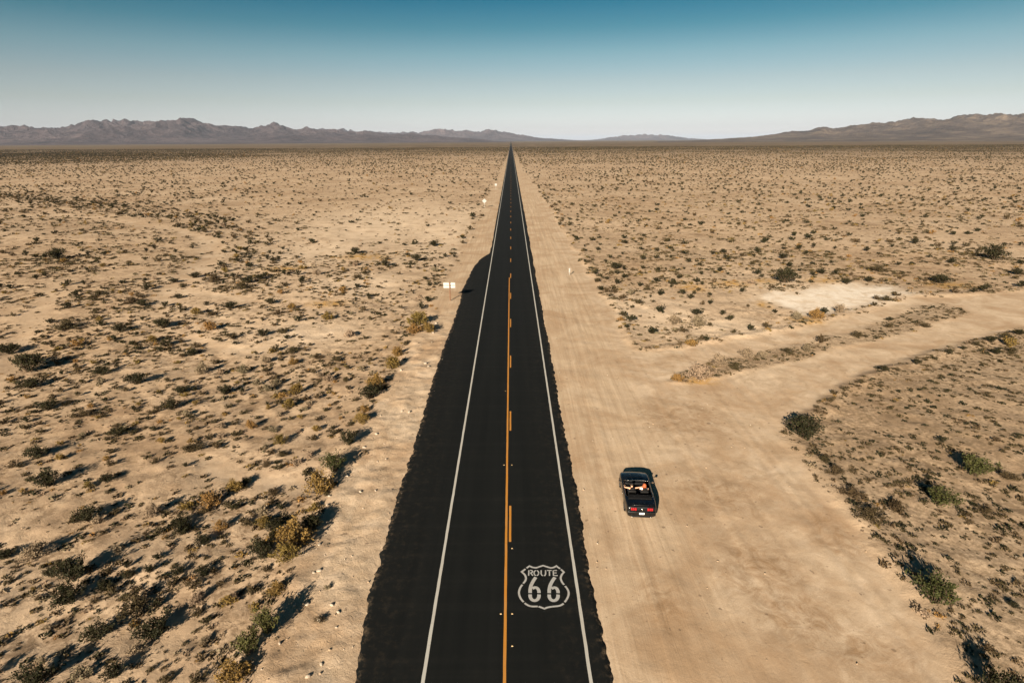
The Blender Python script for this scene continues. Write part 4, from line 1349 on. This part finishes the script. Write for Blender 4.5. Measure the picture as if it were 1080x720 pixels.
# ------------------------------------------------------------------ convertible car
M_PAINT = Mat('black_car_paint', 0.28, 0.3, (0.0035, 0.0045, 0.006))
M_PAINT.b.inputs['Coat Weight'].default_value = 0.5
M_PAINT.b.inputs['Coat Roughness'].default_value = 0.05
_n = M_PAINT.noise(M_PAINT.coord('Object'), 2.0, 5, 0.6)
M_PAINT = M_PAINT.out(M_PAINT.ramp(_n, [(0.35, (0.0018, 0.0026, 0.0038)), (0.7, (0.0050, 0.0050, 0.0052))]), None, M_PAINT.ramp(_n, [(0.3, 0.22), (0.75, 0.4)]))
M_TRIM = plain('black_trim', (0.004, 0.004, 0.005), 0.6, 0.2)
M_LEATHER = plain('black_leather', (0.0065, 0.006, 0.006), 0.6, 0.2)
M_CLOTHTOP = plain('black_canvas_top', (0.005, 0.005, 0.0055), 0.9, 0.1)
M_CHROME = plain('bright_metal', (0.62, 0.58, 0.52), 0.22, 0.5, 1.0, var=0.03)
M_RIM = plain('silver_rim', (0.38, 0.37, 0.36), 0.3, 0.5, 0.9, var=0.05)
M_TYRE = plain('tyre_rubber', (0.013, 0.013, 0.013), 0.85, 0.2)
M_RED = plain('red_lamp', (0.27, 0.004, 0.008), 0.3, 0.5, 0, 0.5, 0.1)
M_LAMP = plain('clear_lamp', (0.55, 0.56, 0.58), 0.15, 0.6)
M_PLATE = plain('white_plate', (0.80, 0.79, 0.77), 0.5, 0.3, var=0.03)
M_GLASS = bpy.data.materials.new('windscreen_glass'); M_GLASS.use_nodes = True
_t = M_GLASS.node_tree; _t.nodes.clear()
_o = _t.nodes.new('ShaderNodeOutputMaterial'); _x = _t.nodes.new('ShaderNodeMixShader'); _tr = _t.nodes.new('ShaderNodeBsdfTransparent')
_g = _t.nodes.new('ShaderNodeBsdfGlossy'); _f = _t.nodes.new('ShaderNodeFresnel')
_f.inputs[0].default_value = 1.5; _tr.inputs[0].default_value = (0.72, 0.80, 0.78, 1); _g.inputs['Roughness'].default_value = 0.02
_t.links.new(_f.outputs[0], _x.inputs[0]); _t.links.new(_tr.outputs[0], _x.inputs[1]); _t.links.new(_g.outputs[0], _x.inputs[2]); _t.links.new(_x.outputs[0], _o.inputs[0])

CAR_PX, CAR_PY, CAR_HEAD = 671.0, 526.3, math.radians(-4)
CAR_S = (1.03, 0.92, 0.95)
cxw, cyw = Q(CAR_PX, CAR_PY)
CARZ = gz(cxw, cyw) + 0.015
car = empty('convertible_car', (cxw, cyw, CARZ), CAR_HEAD, label='black open-top convertible parked on the dirt beside the road', category='car')
car.scale = CAR_S

# body: stations along y, half section from sill to centre line
ST = [(-2.37, .70, .62, .70, .72), (-2.33, .82, .86, .90, .91), (-2.22, .875, .955, .985, 1.0), (-1.95, .905, .975, 1.0, 1.015), (-1.55, .935, .985, 1.0, 1.015),
      (-1.12, .945, .975, .99, 1.0), (-0.7, .925, .945, .95, .955), (-0.2, .915, .93, .935, .94), (0.3, .915, .93, .935, .94), (0.72, .92, .935, .975, .99),
      (1.05, .93, .93, .985, 1.0), (1.4, .94, .92, .965, .985), (1.75, .93, .885, .925, .95), (2.05, .89, .82, .86, .885), (2.25, .81, .73, .77, .79), (2.36, .66, .60, .62, .63)]


def section(st):
    y_, w_, zs, zt, zc = st
    return [(w_ * .90, y_, .20), (w_ * .965, y_, .30), (w_ * 1.0, y_, .52), (w_ * .992, y_, .70), (w_ * .955, y_, zs - .05), (w_ * .90, y_, zs), (w_ * .84, y_, zs + .008),
            (w_ * .62, y_, zt), (w_ * .32, y_, zc - .004), (0.0, y_, zc)]


V, Fs, NS = [], [], 10
for st in ST:
    h = section(st)
    for p in h: V.append(p)
    for p in h[-2::-1]: V.append((-p[0], p[1], p[2]))
NC = 2 * NS - 1
for i in range(len(ST) - 1):
    for k in range(NC - 1):
        cock = 5 <= i <= 8 and 6 <= k <= NC - 8
        if cock: continue
        a = i * NC + k
        Fs.append((a, a + 1, a + NC + 1, a + NC))
Fs.append(tuple(range(NC)))
Fs.append(tuple((len(ST) - 1) * NC + k for k in range(NC - 1, -1, -1)))
# floor pan
for i in range(len(ST) - 1):
    a = i * NC; b = a + NC - 1
    Fs.append((a, a + NC, b + NC, b))
# cockpit tub
cv = {}
def tubv(i, side, z):
    key = (i, side, z)
    if key not in cv:
        k = 6 if side > 0 else NC - 7
        p = V[i * NC + k]
        cv[key] = len(V); V.append((p[0] - side * 0.06, p[1], z))
    return cv[key]
for i in range(5, 9):
    for side, k in ((1, 6), (-1, NC - 7)):
        a, b = i * NC + k, (i + 1) * NC + k
        c, d = tubv(i + 1, side, .33), tubv(i, side, .33)
        Fs.append((a, b, c, d) if side > 0 else (b, a, d, c))
    Fs.append((tubv(i, -1, .33), tubv(i, 1, .33), tubv(i + 1, 1, .33), tubv(i + 1, -1, .33)))
Fs.append((5 * NC + 6, tubv(5, 1, .33), tubv(5, -1, .33), 5 * NC + NC - 7, *[5 * NC + k for k in range(NC - 8, 6, -1)]))
Fs.append((9 * NC + 6, *[9 * NC + k for k in range(7, NC - 6)], tubv(9, -1, .33), tubv(9, 1, .33)))
body = ob('body', mesh('body', V, Fs, M_PAINT, True), car)
import bmesh as _bm
bm = _bm.new(); bm.from_mesh(body.data); _bm.ops.recalc_face_normals(bm, faces=bm.faces); bm.to_mesh(body.data); bm.free()
sb = body.modifiers.new('smooth', 'SUBSURF'); sb.levels = 2; sb.render_levels = 2
# crease the rim of the cockpit so it stays crisp
ca = body.data.attributes.new('crease_edge', 'FLOAT', 'EDGE')
cvals = []
for e in body.data.edges:
    a, b = [body.data.vertices[i].co for i in e.vertices]
    inn = lambda p: -1.13 < p.y < 0.73 and abs(p.x) < 0.82
    cvals.append(0.85 if (inn(a) and inn(b)) else 0.0)
ca.data.foreach_set('value', cvals)


def top_z(x, y_):
    yy = [s[0] for s in ST]
    zc = np.interp(y_, yy, [s[4] for s in ST]); zt = np.interp(y_, yy, [s[3] for s in ST]); zs = np.interp(y_, yy, [s[2] for s in ST]); w_ = np.interp(y_, yy, [s[1] for s in ST])
    ax = abs(x) / w_
    return float(np.interp(ax, [0, .32, .62, .84, .9], [zc, zc - .004, zt, zs + .008, zs]))


def panel(name, x0, x1, y0, y1, lift, mat, parent, nx=9, ny=9, taper=0.0):
    V, Fs = [], []
    for j in range(ny):
        t = j / (ny - 1); yv_ = y0 + (y1 - y0) * t
        for i in range(nx):
            xx = (x0 + (x1 - x0) * i / (nx - 1)) * (1 - taper * t)
            e = lift if 0 < i < nx - 1 and 0 < j < ny - 1 else -0.03
            V.append((xx, yv_, top_z(xx, yv_) + e))
    for j in range(ny - 1):
        for i in range(nx - 1):
            a = j * nx + i
            Fs.append((a, a + 1, a + nx + 1, a + nx))
    return ob(name, mesh(name, V, Fs, mat, True), parent)


hood = panel('hood', -.68, .68, 0.98, 2.12, 0.008, M_PAINT, car, 11, 9, 0.10)
for sx in (-1, 1):
    tube('hood_crease', [(sx * .30, 1.05, top_z(.3, 1.05) + .004), (sx * .29, 1.5, top_z(.29, 1.5) + .006), (sx * .24, 2.0, top_z(.24, 2.0) + .002)], [.012, .02, .008], M_PAINT, hood, 6)
trunk = panel('trunk_lid', -.66, .66, -2.18, -1.58, 0.008, M_PAINT, car, 11, 7)
# lip spoiler on the trunk lid
tube('spoiler', [(-.66, -2.17, .985), (-.4, -2.21, 1.02), (0, -2.225, 1.03), (.4, -2.21, 1.02), (.66, -2.17, .985)], [.02, .032, .036, .032, .02], M_PAINT, trunk, 8)
# folded soft top behind the seats
sf_ = box('folded_top', -.70, .70, -1.52, -1.03, .94, 1.075, M_CLOTHTOP, car, 0.055, 4)
for j, yy in enumerate((-1.40, -1.25, -1.12)):
    tube('fold', [(-.66, yy, 1.062), (-.3, yy - .02, 1.082), (.3, yy - .02, 1.082), (.66, yy, 1.062)], .016, M_CLOTHTOP, sf_, 6)
# rear end
box('rear_panel', -.70, .70, -2.385, -2.33, .70, .87, M_TRIM, car, 0.015)
bmp = box('rear_bumper', -.83, .83, -2.43, -2.22, .34, .66, M_PAINT, car, 0.06, 4)
box('diffuser', -.52, .52, -2.438, -2.30, .25, .36, M_TRIM, bmp, 0.02)
for sx in (-1, 1):
    tl = empty('tail_light', (0, 0, 0)); tl.parent = car
    for q in range(3):
        xa = sx * (.315 + q * .115)
        o = box('lamp_bar', min(xa, xa + sx * .095), max(xa, xa + sx * .095), -2.405, -2.36, .73, .875, M_RED, tl, 0.014)
        o.rotation_euler = (math.radians(-8), 0, 0); o.location = (0, 0.10, -0.33)
        o.location = (0, 0, 0); o.rotation_euler = (0, 0, 0)
        box('lamp_top', min(xa, xa + sx * .095), max(xa, xa + sx * .095), -2.398, -2.325, .882, .915, M_RED, tl, 0.012)
    tube('exhaust', [(sx * .55, -2.30, .27), (sx * .55, -2.46, .26)], .045, M_CHROME, car, 12)
pl = box('licence_plate', -.15, .15, -2.452, -2.437, .475, .605, M_PLATE, car, 0.008)
box('plate_frame', -.165, .165, -2.446, -2.430, .46, .62, M_TRIM, pl)
em = tube('emblem', [(.0 + .055 * math.cos(a * .524), -2.392, .79 + .055 * math.sin(a * .524)) for a in range(12)], .012, M_CHROME, car, 6, True)
box('emblem_bar', -.04, .04, -2.398, -2.386, .782, .80, M_CHROME, em)
# front end
box('grille', -.45, .45, 2.30, 2.375, .40, .60, M_TRIM, car, 0.03)
fb = box('front_bumper', -.80, .80, 2.18, 2.40, .24, .42, M_PAINT, car, 0.06, 4)
for sx in (-1, 1):
    hl = box('headlight', min(sx * .50, sx * .76), max(sx * .50, sx * .76), 2.16, 2.30, .58, .70, M_LAMP, car, 0.03, 3)
    tube('fog_lamp', [(sx * .60, 2.36, .33), (sx * .60, 2.415, .33)], .05, M_LAMP, fb, 10)
# doors, handles, mirrors, side glass line
for sx in (-1, 1):
    V, Fs = [], []
    zz_ = [.30, .42, .58, .74, .86, .915]
    for j, yy in enumerate(np.linspace(-0.62, 0.70, 9)):
        wv = np.interp(yy, [s[0] for s in ST], [s[1] for s in ST])
        for i, z_ in enumerate(zz_):
            fx = np.interp(z_, [.30, .52, .70, .885, .93], [.965, 1.0, .992, .955, .90])
            e = 0.006 if 0 < j < 8 and 0 < i < len(zz_) - 1 else -0.02
            V.append((sx * (wv * fx + e), yy, z_))
    nz = len(zz_)
    for j in range(8):
        for i in range(nz - 1):
            a = j * nz + i
            Fs.append((a, a + nz, a + nz + 1, a + 1) if sx > 0 else (a, a + 1, a + nz + 1, a + nz))
    dr_ = ob('door', mesh('door', V, Fs, M_PAINT, True), car)
    tube('door_handle', [(sx * .925, -.50, .74), (sx * .955, -.44, .745), (sx * .955, -.34, .745), (sx * .925, -.28, .74)], .014, M_CHROME, dr_, 6)
    tube('belt_trim', [(sx * .815, -1.05, .985), (sx * .80, -.6, .957), (sx * .79, 0, .948), (sx * .79, .55, .952)], .011, M_CHROME, dr_, 6)
    mir = empty('side_mirror', (0, 0, 0)); mir.parent = car
    tube('mirror_arm', [(sx * .86, .55, .95), (sx * .97, .55, .99)], .022, M_PAINT, mir, 8)
    mh = box('mirror_housing', min(sx * .95, sx * 1.10), max(sx * .95, sx * 1.10), .50, .62, .95, 1.08, M_PAINT, mir, 0.035, 3)
    box('mirror_glass', min(sx * .965, sx * 1.085), max(sx * .965, sx * 1.085), .494, .4995, .967, 1.063, M_CHROME, mir)
# windscreen
wsV, wsF = [], []
nxw = 13
for j, t in enumerate(np.linspace(0, 1, 6)):
    for i in range(nxw):
        s = -1 + 2 * i / (nxw - 1)
        hw = .76 + (.62 - .76) * t
        yy = (.92 - .20 * s * s) + ((.24 - .07 * s * s) - (.92 - .20 * s * s)) * t
        wsV.append((s * hw, yy, 0.965 + .365 * t + .02 * math.sin(t * 3.14)))
for j in range(5):
    for i in range(nxw - 1):
        a = j * nxw + i
        wsF.append((a, a + 1, a + nxw + 1, a + nxw))
wsh = ob('windshield', mesh('windshield', wsV, wsF, M_GLASS, True), car)
so = wsh.modifiers.new('thick', 'SOLIDIFY'); so.thickness = 0.006
rowp = lambda j: [Vector(wsV[j * nxw + i]) for i in range(nxw)]
tube('windshield_header', rowp(5), .026, M_TRIM, wsh, 8)
tube('header_trim', [p + Vector((0, -.022, .022)) for p in rowp(5)], .011, M_CHROME, wsh, 6)
tube('cowl_trim', [p + Vector((0, .02, .0)) for p in rowp(0)], .016, M_CHROME, wsh, 6)
for i in (0, nxw - 1):
    tube('windshield_pillar', [Vector(wsV[j * nxw + i]) for j in range(6)], .026, M_TRIM, wsh, 8)
    tube('pillar_trim', [Vector(wsV[j * nxw + i]) + Vector((.022 * (1 if i else -1), -.01, .015)) for j in range(6)], .009, M_CHROME, wsh, 6)
box('rear_view_mirror', -.11, .11, .24, .27, 1.22, 1.28, M_TRIM, car, 0.012)
# cabin
dash = box('dashboard', -.72, .72, .50, .92, .62, .945, M_TRIM, car, 0.05, 3)
box('instrument_hood', -.56, -.20, .45, .60, .90, .985, M_TRIM, dash, 0.03, 3)
swc = Vector((-.38, .30, .86))
ring = []
for k in range(20):
    a = k * math.pi / 10
    ring.append(swc + Vector((math.cos(a) * .185, -math.sin(a) * .06, math.sin(a) * .175)))
sw = tube('steering_wheel', ring, .017, M_LEATHER, car, 8, True)
for a in (0.0, math.pi, -math.pi / 2):
    tube('spoke', [swc, swc + Vector((math.cos(a) * .18, -math.sin(a) * .06, math.sin(a) * .17))], .014, M_CHROME, sw, 6)
tube('steering_column', [swc, (-.38, .60, .76)], .03, M_TRIM, sw, 8)
box('centre_console', -.11, .11, -.55, .52, .34, .60, M_TRIM, car, 0.03, 3)


def seat(sx):
    s = empty('front_seat', (sx * .38, 0, 0)); s.parent = car
    box('seat_cushion', -.25, .25, -.38, .14, .36, .55, M_LEATHER, s, 0.06, 4)
    b = box('seat_back', -.25, .25, -.10, .06, 0, .62, M_LEATHER, s, 0.06, 4)
    b.location = (0, -.40, .46); b.rotation_euler = (math.radians(16), 0, 0)
    hrr = box('headrest', -.14, .14, -.09, .03, .66, .84, M_LEATHER, s, 0.05, 4)
    hrr.location = (0, -.40, .46); hrr.rotation_euler = (math.radians(16), 0, 0)


seat(-1); seat(1)
rs_ = box('rear_seat', -.66, .66, -1.10, -.72, .36, .60, M_LEATHER, car, 0.05, 3)
box('rear_seat_back', -.66, .66, -1.13, -1.03, .55, .90, M_LEATHER, rs_, 0.04, 3)
# wheels
for sx in (-1, 1):
    for yy in (-1.36, 1.40):
        wv = np.interp(yy, [s[0] for s in ST], [s[1] for s in ST])
        wh = empty('wheel', (sx * (wv - .128), yy, .335)); wh.parent = car
        wh.rotation_euler = (0, 0, 0 if sx > 0 else math.pi)
        lathe_x('tyre', [(-.11, .21), (-.115, .29), (-.10, .325), (-.05, .335), (.05, .335), (.10, .325), (.118, .29), (.112, .225)], M_TYRE, wh)
        rim = lathe_x('rim', [(.10, .225), (.112, .218), (.085, .205), (.06, .10), (.075, .05), (.08, .0)], M_TRIM, wh)
        for k in range(5):
            a = k * 2 * math.pi / 5
            tube('spoke', [(.09, math.cos(a) * .03, math.sin(a) * .03), (.104, math.cos(a) * .205, math.sin(a) * .205)], [.03, .022], M_RIM, rim, 6)
        arch = [(wv - .022, yy + math.cos(a) * .375, float(.335 + math.sin(a) * .375)) for a in np.linspace(-0.15, math.pi + 0.15, 15)]
        tube('wheel_arch', [(sx * p[0], p[1], p[2]) for p in arch], .02, M_TRIM, body, 6)

# ------------------------------------------------------------------ people in the car
M_SKIN = plain('skin', (0.52, 0.29, 0.185), 0.55, 0.3, var=0.08)
M_HAIRD = plain('dark_hair', (0.012, 0.009, 0.007), 0.6, 0.3)
M_HAIRR = plain('auburn_hair', (0.30, 0.075, 0.025), 0.6, 0.3, var=0.3)
M_SHIRTW = plain('white_shirt', (0.80, 0.78, 0.76), 0.85, 0.1, var=0.05)
M_SHIRTB = plain('black_vest', (0.012, 0.012, 0.013), 0.9, 0.1)
M_DENIM = plain('dark_denim', (0.025, 0.03, 0.045), 0.9, 0.1, var=0.2)
M_EYE = plain('eye', (0.02, 0.015, 0.012), 0.3, 0.5)
M_LIP = plain('lips', (0.36, 0.10, 0.08), 0.5, 0.3)


def skin_mesh(name, joints, bones, root, mat, parent):
    keys = list(joints)
    me = bpy.data.meshes.new(name)
    me.from_pydata([joints[k][0] for k in keys], [(keys.index(a), keys.index(b)) for a, b in bones], [])
    me.materials.append(mat)
    o = ob(name, me, parent)
    md = o.modifiers.new('skin', 'SKIN'); md.use_smooth_shade = True
    lay = me.skin_vertices[0].data if me.skin_vertices else None
    if lay is None:
        me.attributes
    for i, k in enumerate(keys):
        r = joints[k][1]
        lay[i].radius = r if isinstance(r, tuple) else (r, r)
        lay[i].use_root = (k == root)
    s = o.modifiers.new('sub', 'SUBSURF'); s.levels = 1; s.render_levels = 2
    return o


def ball(name, c, r, mat, parent, seg=16, rings=10, shape=None):
    V, Fs = [], []
    for j in range(rings + 1):
        ph = math.pi * j / rings
        for k in range(seg):
            th = 2 * math.pi * k / seg
            d = Vector((math.sin(ph) * math.cos(th), math.sin(ph) * math.sin(th), math.cos(ph)))
            f = shape(d) if shape else 1.0
            V.append((c[0] + d.x * r[0] * f, c[1] + d.y * r[1] * f, c[2] + d.z * r[2] * f))
    for j in range(rings):
        for k in range(seg):
            a = j * seg + k; b = j * seg + (k + 1) % seg
            Fs.append((a, a + seg, b + seg, b))
    return ob(name, mesh(name, V, Fs, mat, True), parent)


def person(label, sx, shirt, sleeves, hair_m, long_hair, hands):
    base = empty('person', (0, 0, 0), 0, label=label, category='person')
    base.matrix_world = Matrix.Translation((cxw, cyw, CARZ)) @ Matrix.Rotation(CAR_HEAD, 4, 'Z') @ Matrix.Diagonal((CAR_S[0], CAR_S[1], CAR_S[2], 1)) @ Matrix.Translation((sx * .38, 0, 0))
    # seated on the cushion (top at 0.55), leaning back
    J = {'pelvis': ((0, -.22, .64), (.15, .11)), 'waist': ((0, -.26, .80), (.125, .095)), 'chest': ((0, -.31, .98), (.155, .105)), 'neck0': ((0, -.33, 1.10), (.075, .065)),
         'neck': ((0, -.32, 1.17), (.052, .055)), 'head0': ((0, -.30, 1.25), (.072, .085)), 'head1': ((0, -.30, 1.33), (.078, .095)), 'head2': ((0, -.31, 1.39), (.06, .075))}
    B = [('pelvis', 'waist'), ('waist', 'chest'), ('chest', 'neck0'), ('neck0', 'neck'), ('neck', 'head0'), ('head0', 'head1'), ('head1', 'head2')]
    for s, nm in ((-1, 'l'), (1, 'r')):
        el, wr = hands[nm]
        J['sh' + nm] = ((s * .17, -.33, 1.075), (.062, .058)); J['el' + nm] = (el, (.042, .042)); J['wr' + nm] = (wr, (.028, .024))
        ev = (Vector(wr) - Vector(el)).normalized()
        J['pa' + nm] = (tuple(Vector(wr) + ev * .07), (.036, .020))
        B += [('chest', 'sh' + nm), ('sh' + nm, 'el' + nm), ('el' + nm, 'wr' + nm), ('wr' + nm, 'pa' + nm)]
        J['hip' + nm] = ((s * .10, -.14, .63), (.088, .085)); J['kn' + nm] = ((s * .13, .24, .68), (.062, .062)); J['an' + nm] = ((s * .12, .50, .45), (.04, .04)); J['to' + nm] = ((s * .12, .62, .43), (.04, .03))
        B += [('pelvis', 'hip' + nm), ('hip' + nm, 'kn' + nm), ('kn' + nm, 'an' + nm), ('an' + nm, 'to' + nm)]
    bd = skin_mesh('body', J, B, 'pelvis', M_SKIN, base)
    # fingers
    for s, nm in ((-1, 'l'), (1, 'r')):
        el, wr = hands[nm]
        ev = (Vector(wr) - Vector(el)).normalized()
        side = ev.cross(Vector((0, 0, 1)))
        if side.length < .1: side = Vector((0, 1, 0))
        side.normalize(); dn = ev.cross(side).normalized()
        if dn.z > 0: dn = -dn
        pa = Vector(wr) + ev * .085
        for q, ln in enumerate((.068, .078, .072, .056)):
            p0 = pa + side * (-.027 + q * .018)
            tube('finger', [p0 - ev * .02, p0 + ev * ln * .5 + dn * .006, p0 + ev * ln + dn * .026], [.0095, .009, .0065], M_SKIN, bd, 6)
        p0 = Vector(wr) + ev * .03 + side * (.028 * -s)
        tube('thumb', [p0, p0 + ev * .03 + side * (.028 * -s), p0 + ev * .062 + side * (.034 * -s) + dn * .01], [.011, .010, .008], M_SKIN, bd, 6)
    # face
    for s in (-1, 1):
        ball('eye', (s * .031, -.300 + .088, 1.325), (.012, .008, .008), M_EYE, bd, 8, 6)
        ball('ear', (s * .079, -.305, 1.315), (.011, .022, .032), M_SKIN, bd, 8, 6)
    tube('nose', [(0, -.212, 1.335), (0, -.190, 1.297)], [.010, .015], M_SKIN, bd, 6)
    ball('mouth', (0, -.213, 1.262), (.026, .010, .008), M_LIP, bd, 8, 6)
    # hair: a cap with a parting, open to the face
    def hs(d):
        return 1.0 if d.y < 0.45 or d.z > 0.55 else 0.80
    ball('hair', (0, -.318, 1.355), (.094, .110, .092), hair_m, base, 18, 12, hs)
    if long_hair:
        for k in range(9):
            a = math.pi + (k - 4) * 0.30
            sxh, cyh = math.sin(a - math.pi) * .085, -.318 - math.cos(a - math.pi) * .095
            tube('hair_lock', [(sxh, cyh, 1.37), (sxh * 1.12, cyh - .015, 1.25), (sxh * 1.25, cyh - .005, 1.12), (sxh * 1.1, cyh + .01, 1.04)], [.03, .034, .03, .01], hair_m, base, 6)
    # clothing a little outside the body
    g = 1.13
    TJ = {'pelvis': (J['pelvis'][0], (.17, .13)), 'waist': (J['waist'][0], (.145, .112)), 'chest': (J['chest'][0], (.176, .124)), 'neck0': ((0, -.33, 1.085), (.085, .075))}
    TB = [('pelvis', 'waist'), ('waist', 'chest'), ('chest', 'neck0')]
    for nm in ('l', 'r'):
        TJ['sh' + nm] = (J['sh' + nm][0], (.074, .07)); TB.append(('chest', 'sh' + nm))
        if sleeves:
            mid = (Vector(J['sh' + nm][0]) * .4 + Vector(J['el' + nm][0]) * .6)
            TJ['sl' + nm] = (tuple(mid), (.062, .062)); TB.append(('sh' + nm, 'sl' + nm))
    if not sleeves:
        for nm, s in (('l', -1), ('r', 1)):
            TJ['sh' + nm] = ((s * .10, -.33, 1.05), (.06, .06))
    skin_mesh('shirt', TJ, TB, 'pelvis', shirt, base)
    LJ = {'pelvis': ((0, -.2, .62), (.165, .115))}
    LB = []
    for nm in ('l', 'r'):
        for q, f in (('hip', 1.12), ('kn', 1.18), ('an', 1.3)):
            LJ[q + nm] = (J[q + nm][0], (J[q + nm][1][0] * f, J[q + nm][1][1] * f))
        LB += [('pelvis', 'hip' + nm), ('hip' + nm, 'kn' + nm), ('kn' + nm, 'an' + nm)]
    skin_mesh('trousers', LJ, LB, 'pelvis', M_DENIM, base)
    return base


person('person with dark hair and bare arms in the driver seat, one arm stretched out', -1, M_SHIRTB, False, M_HAIRD, False,
       {'l': ((-.42, -.20, 1.04), (-.40, .06, 1.0)), 'r': ((.36, -.34, 1.12), (.56, -.30, 1.16))})
person('person with auburn hair and a white top in the passenger seat', 1, M_SHIRTW, True, M_HAIRR, True,
       {'l': ((-.26, -.12, .90), (-.14, .08, .80)), 'r': ((.30, -.14, .92), (.20, .08, .80))})

# ------------------------------------------------------------------ haze
HTOP = max(float((np.array([v.co.z for v in o.data.vertices])).max()) for o in COL.objects if o.type == 'MESH' and o.name in ('mountain_range', 'mountain_ridge', 'far_hills', 'desert_hills')) + 15
V, Fs = box_v(-70000, 70000, -1000, 70000, -12, HTOP)
M_HAZE = bpy.data.materials.new('haze_air'); M_HAZE.use_nodes = True
_t = M_HAZE.node_tree; _t.nodes.clear()
_o = _t.nodes.new('ShaderNodeOutputMaterial'); _v = _t.nodes.new('ShaderNodeVolumePrincipled')
_v.inputs['Color'].default_value = (0.62, 0.74, 0.95, 1)
_v.inputs['Density'].default_value = 1.8e-5
_v.inputs['Anisotropy'].default_value = 0.0
_t.links.new(_v.outputs[0], _o.inputs['Volume'])
hz = ob('haze', mesh('haze', V, Fs, M_HAZE), kind='stuff', label='thin pale air over the whole plain')
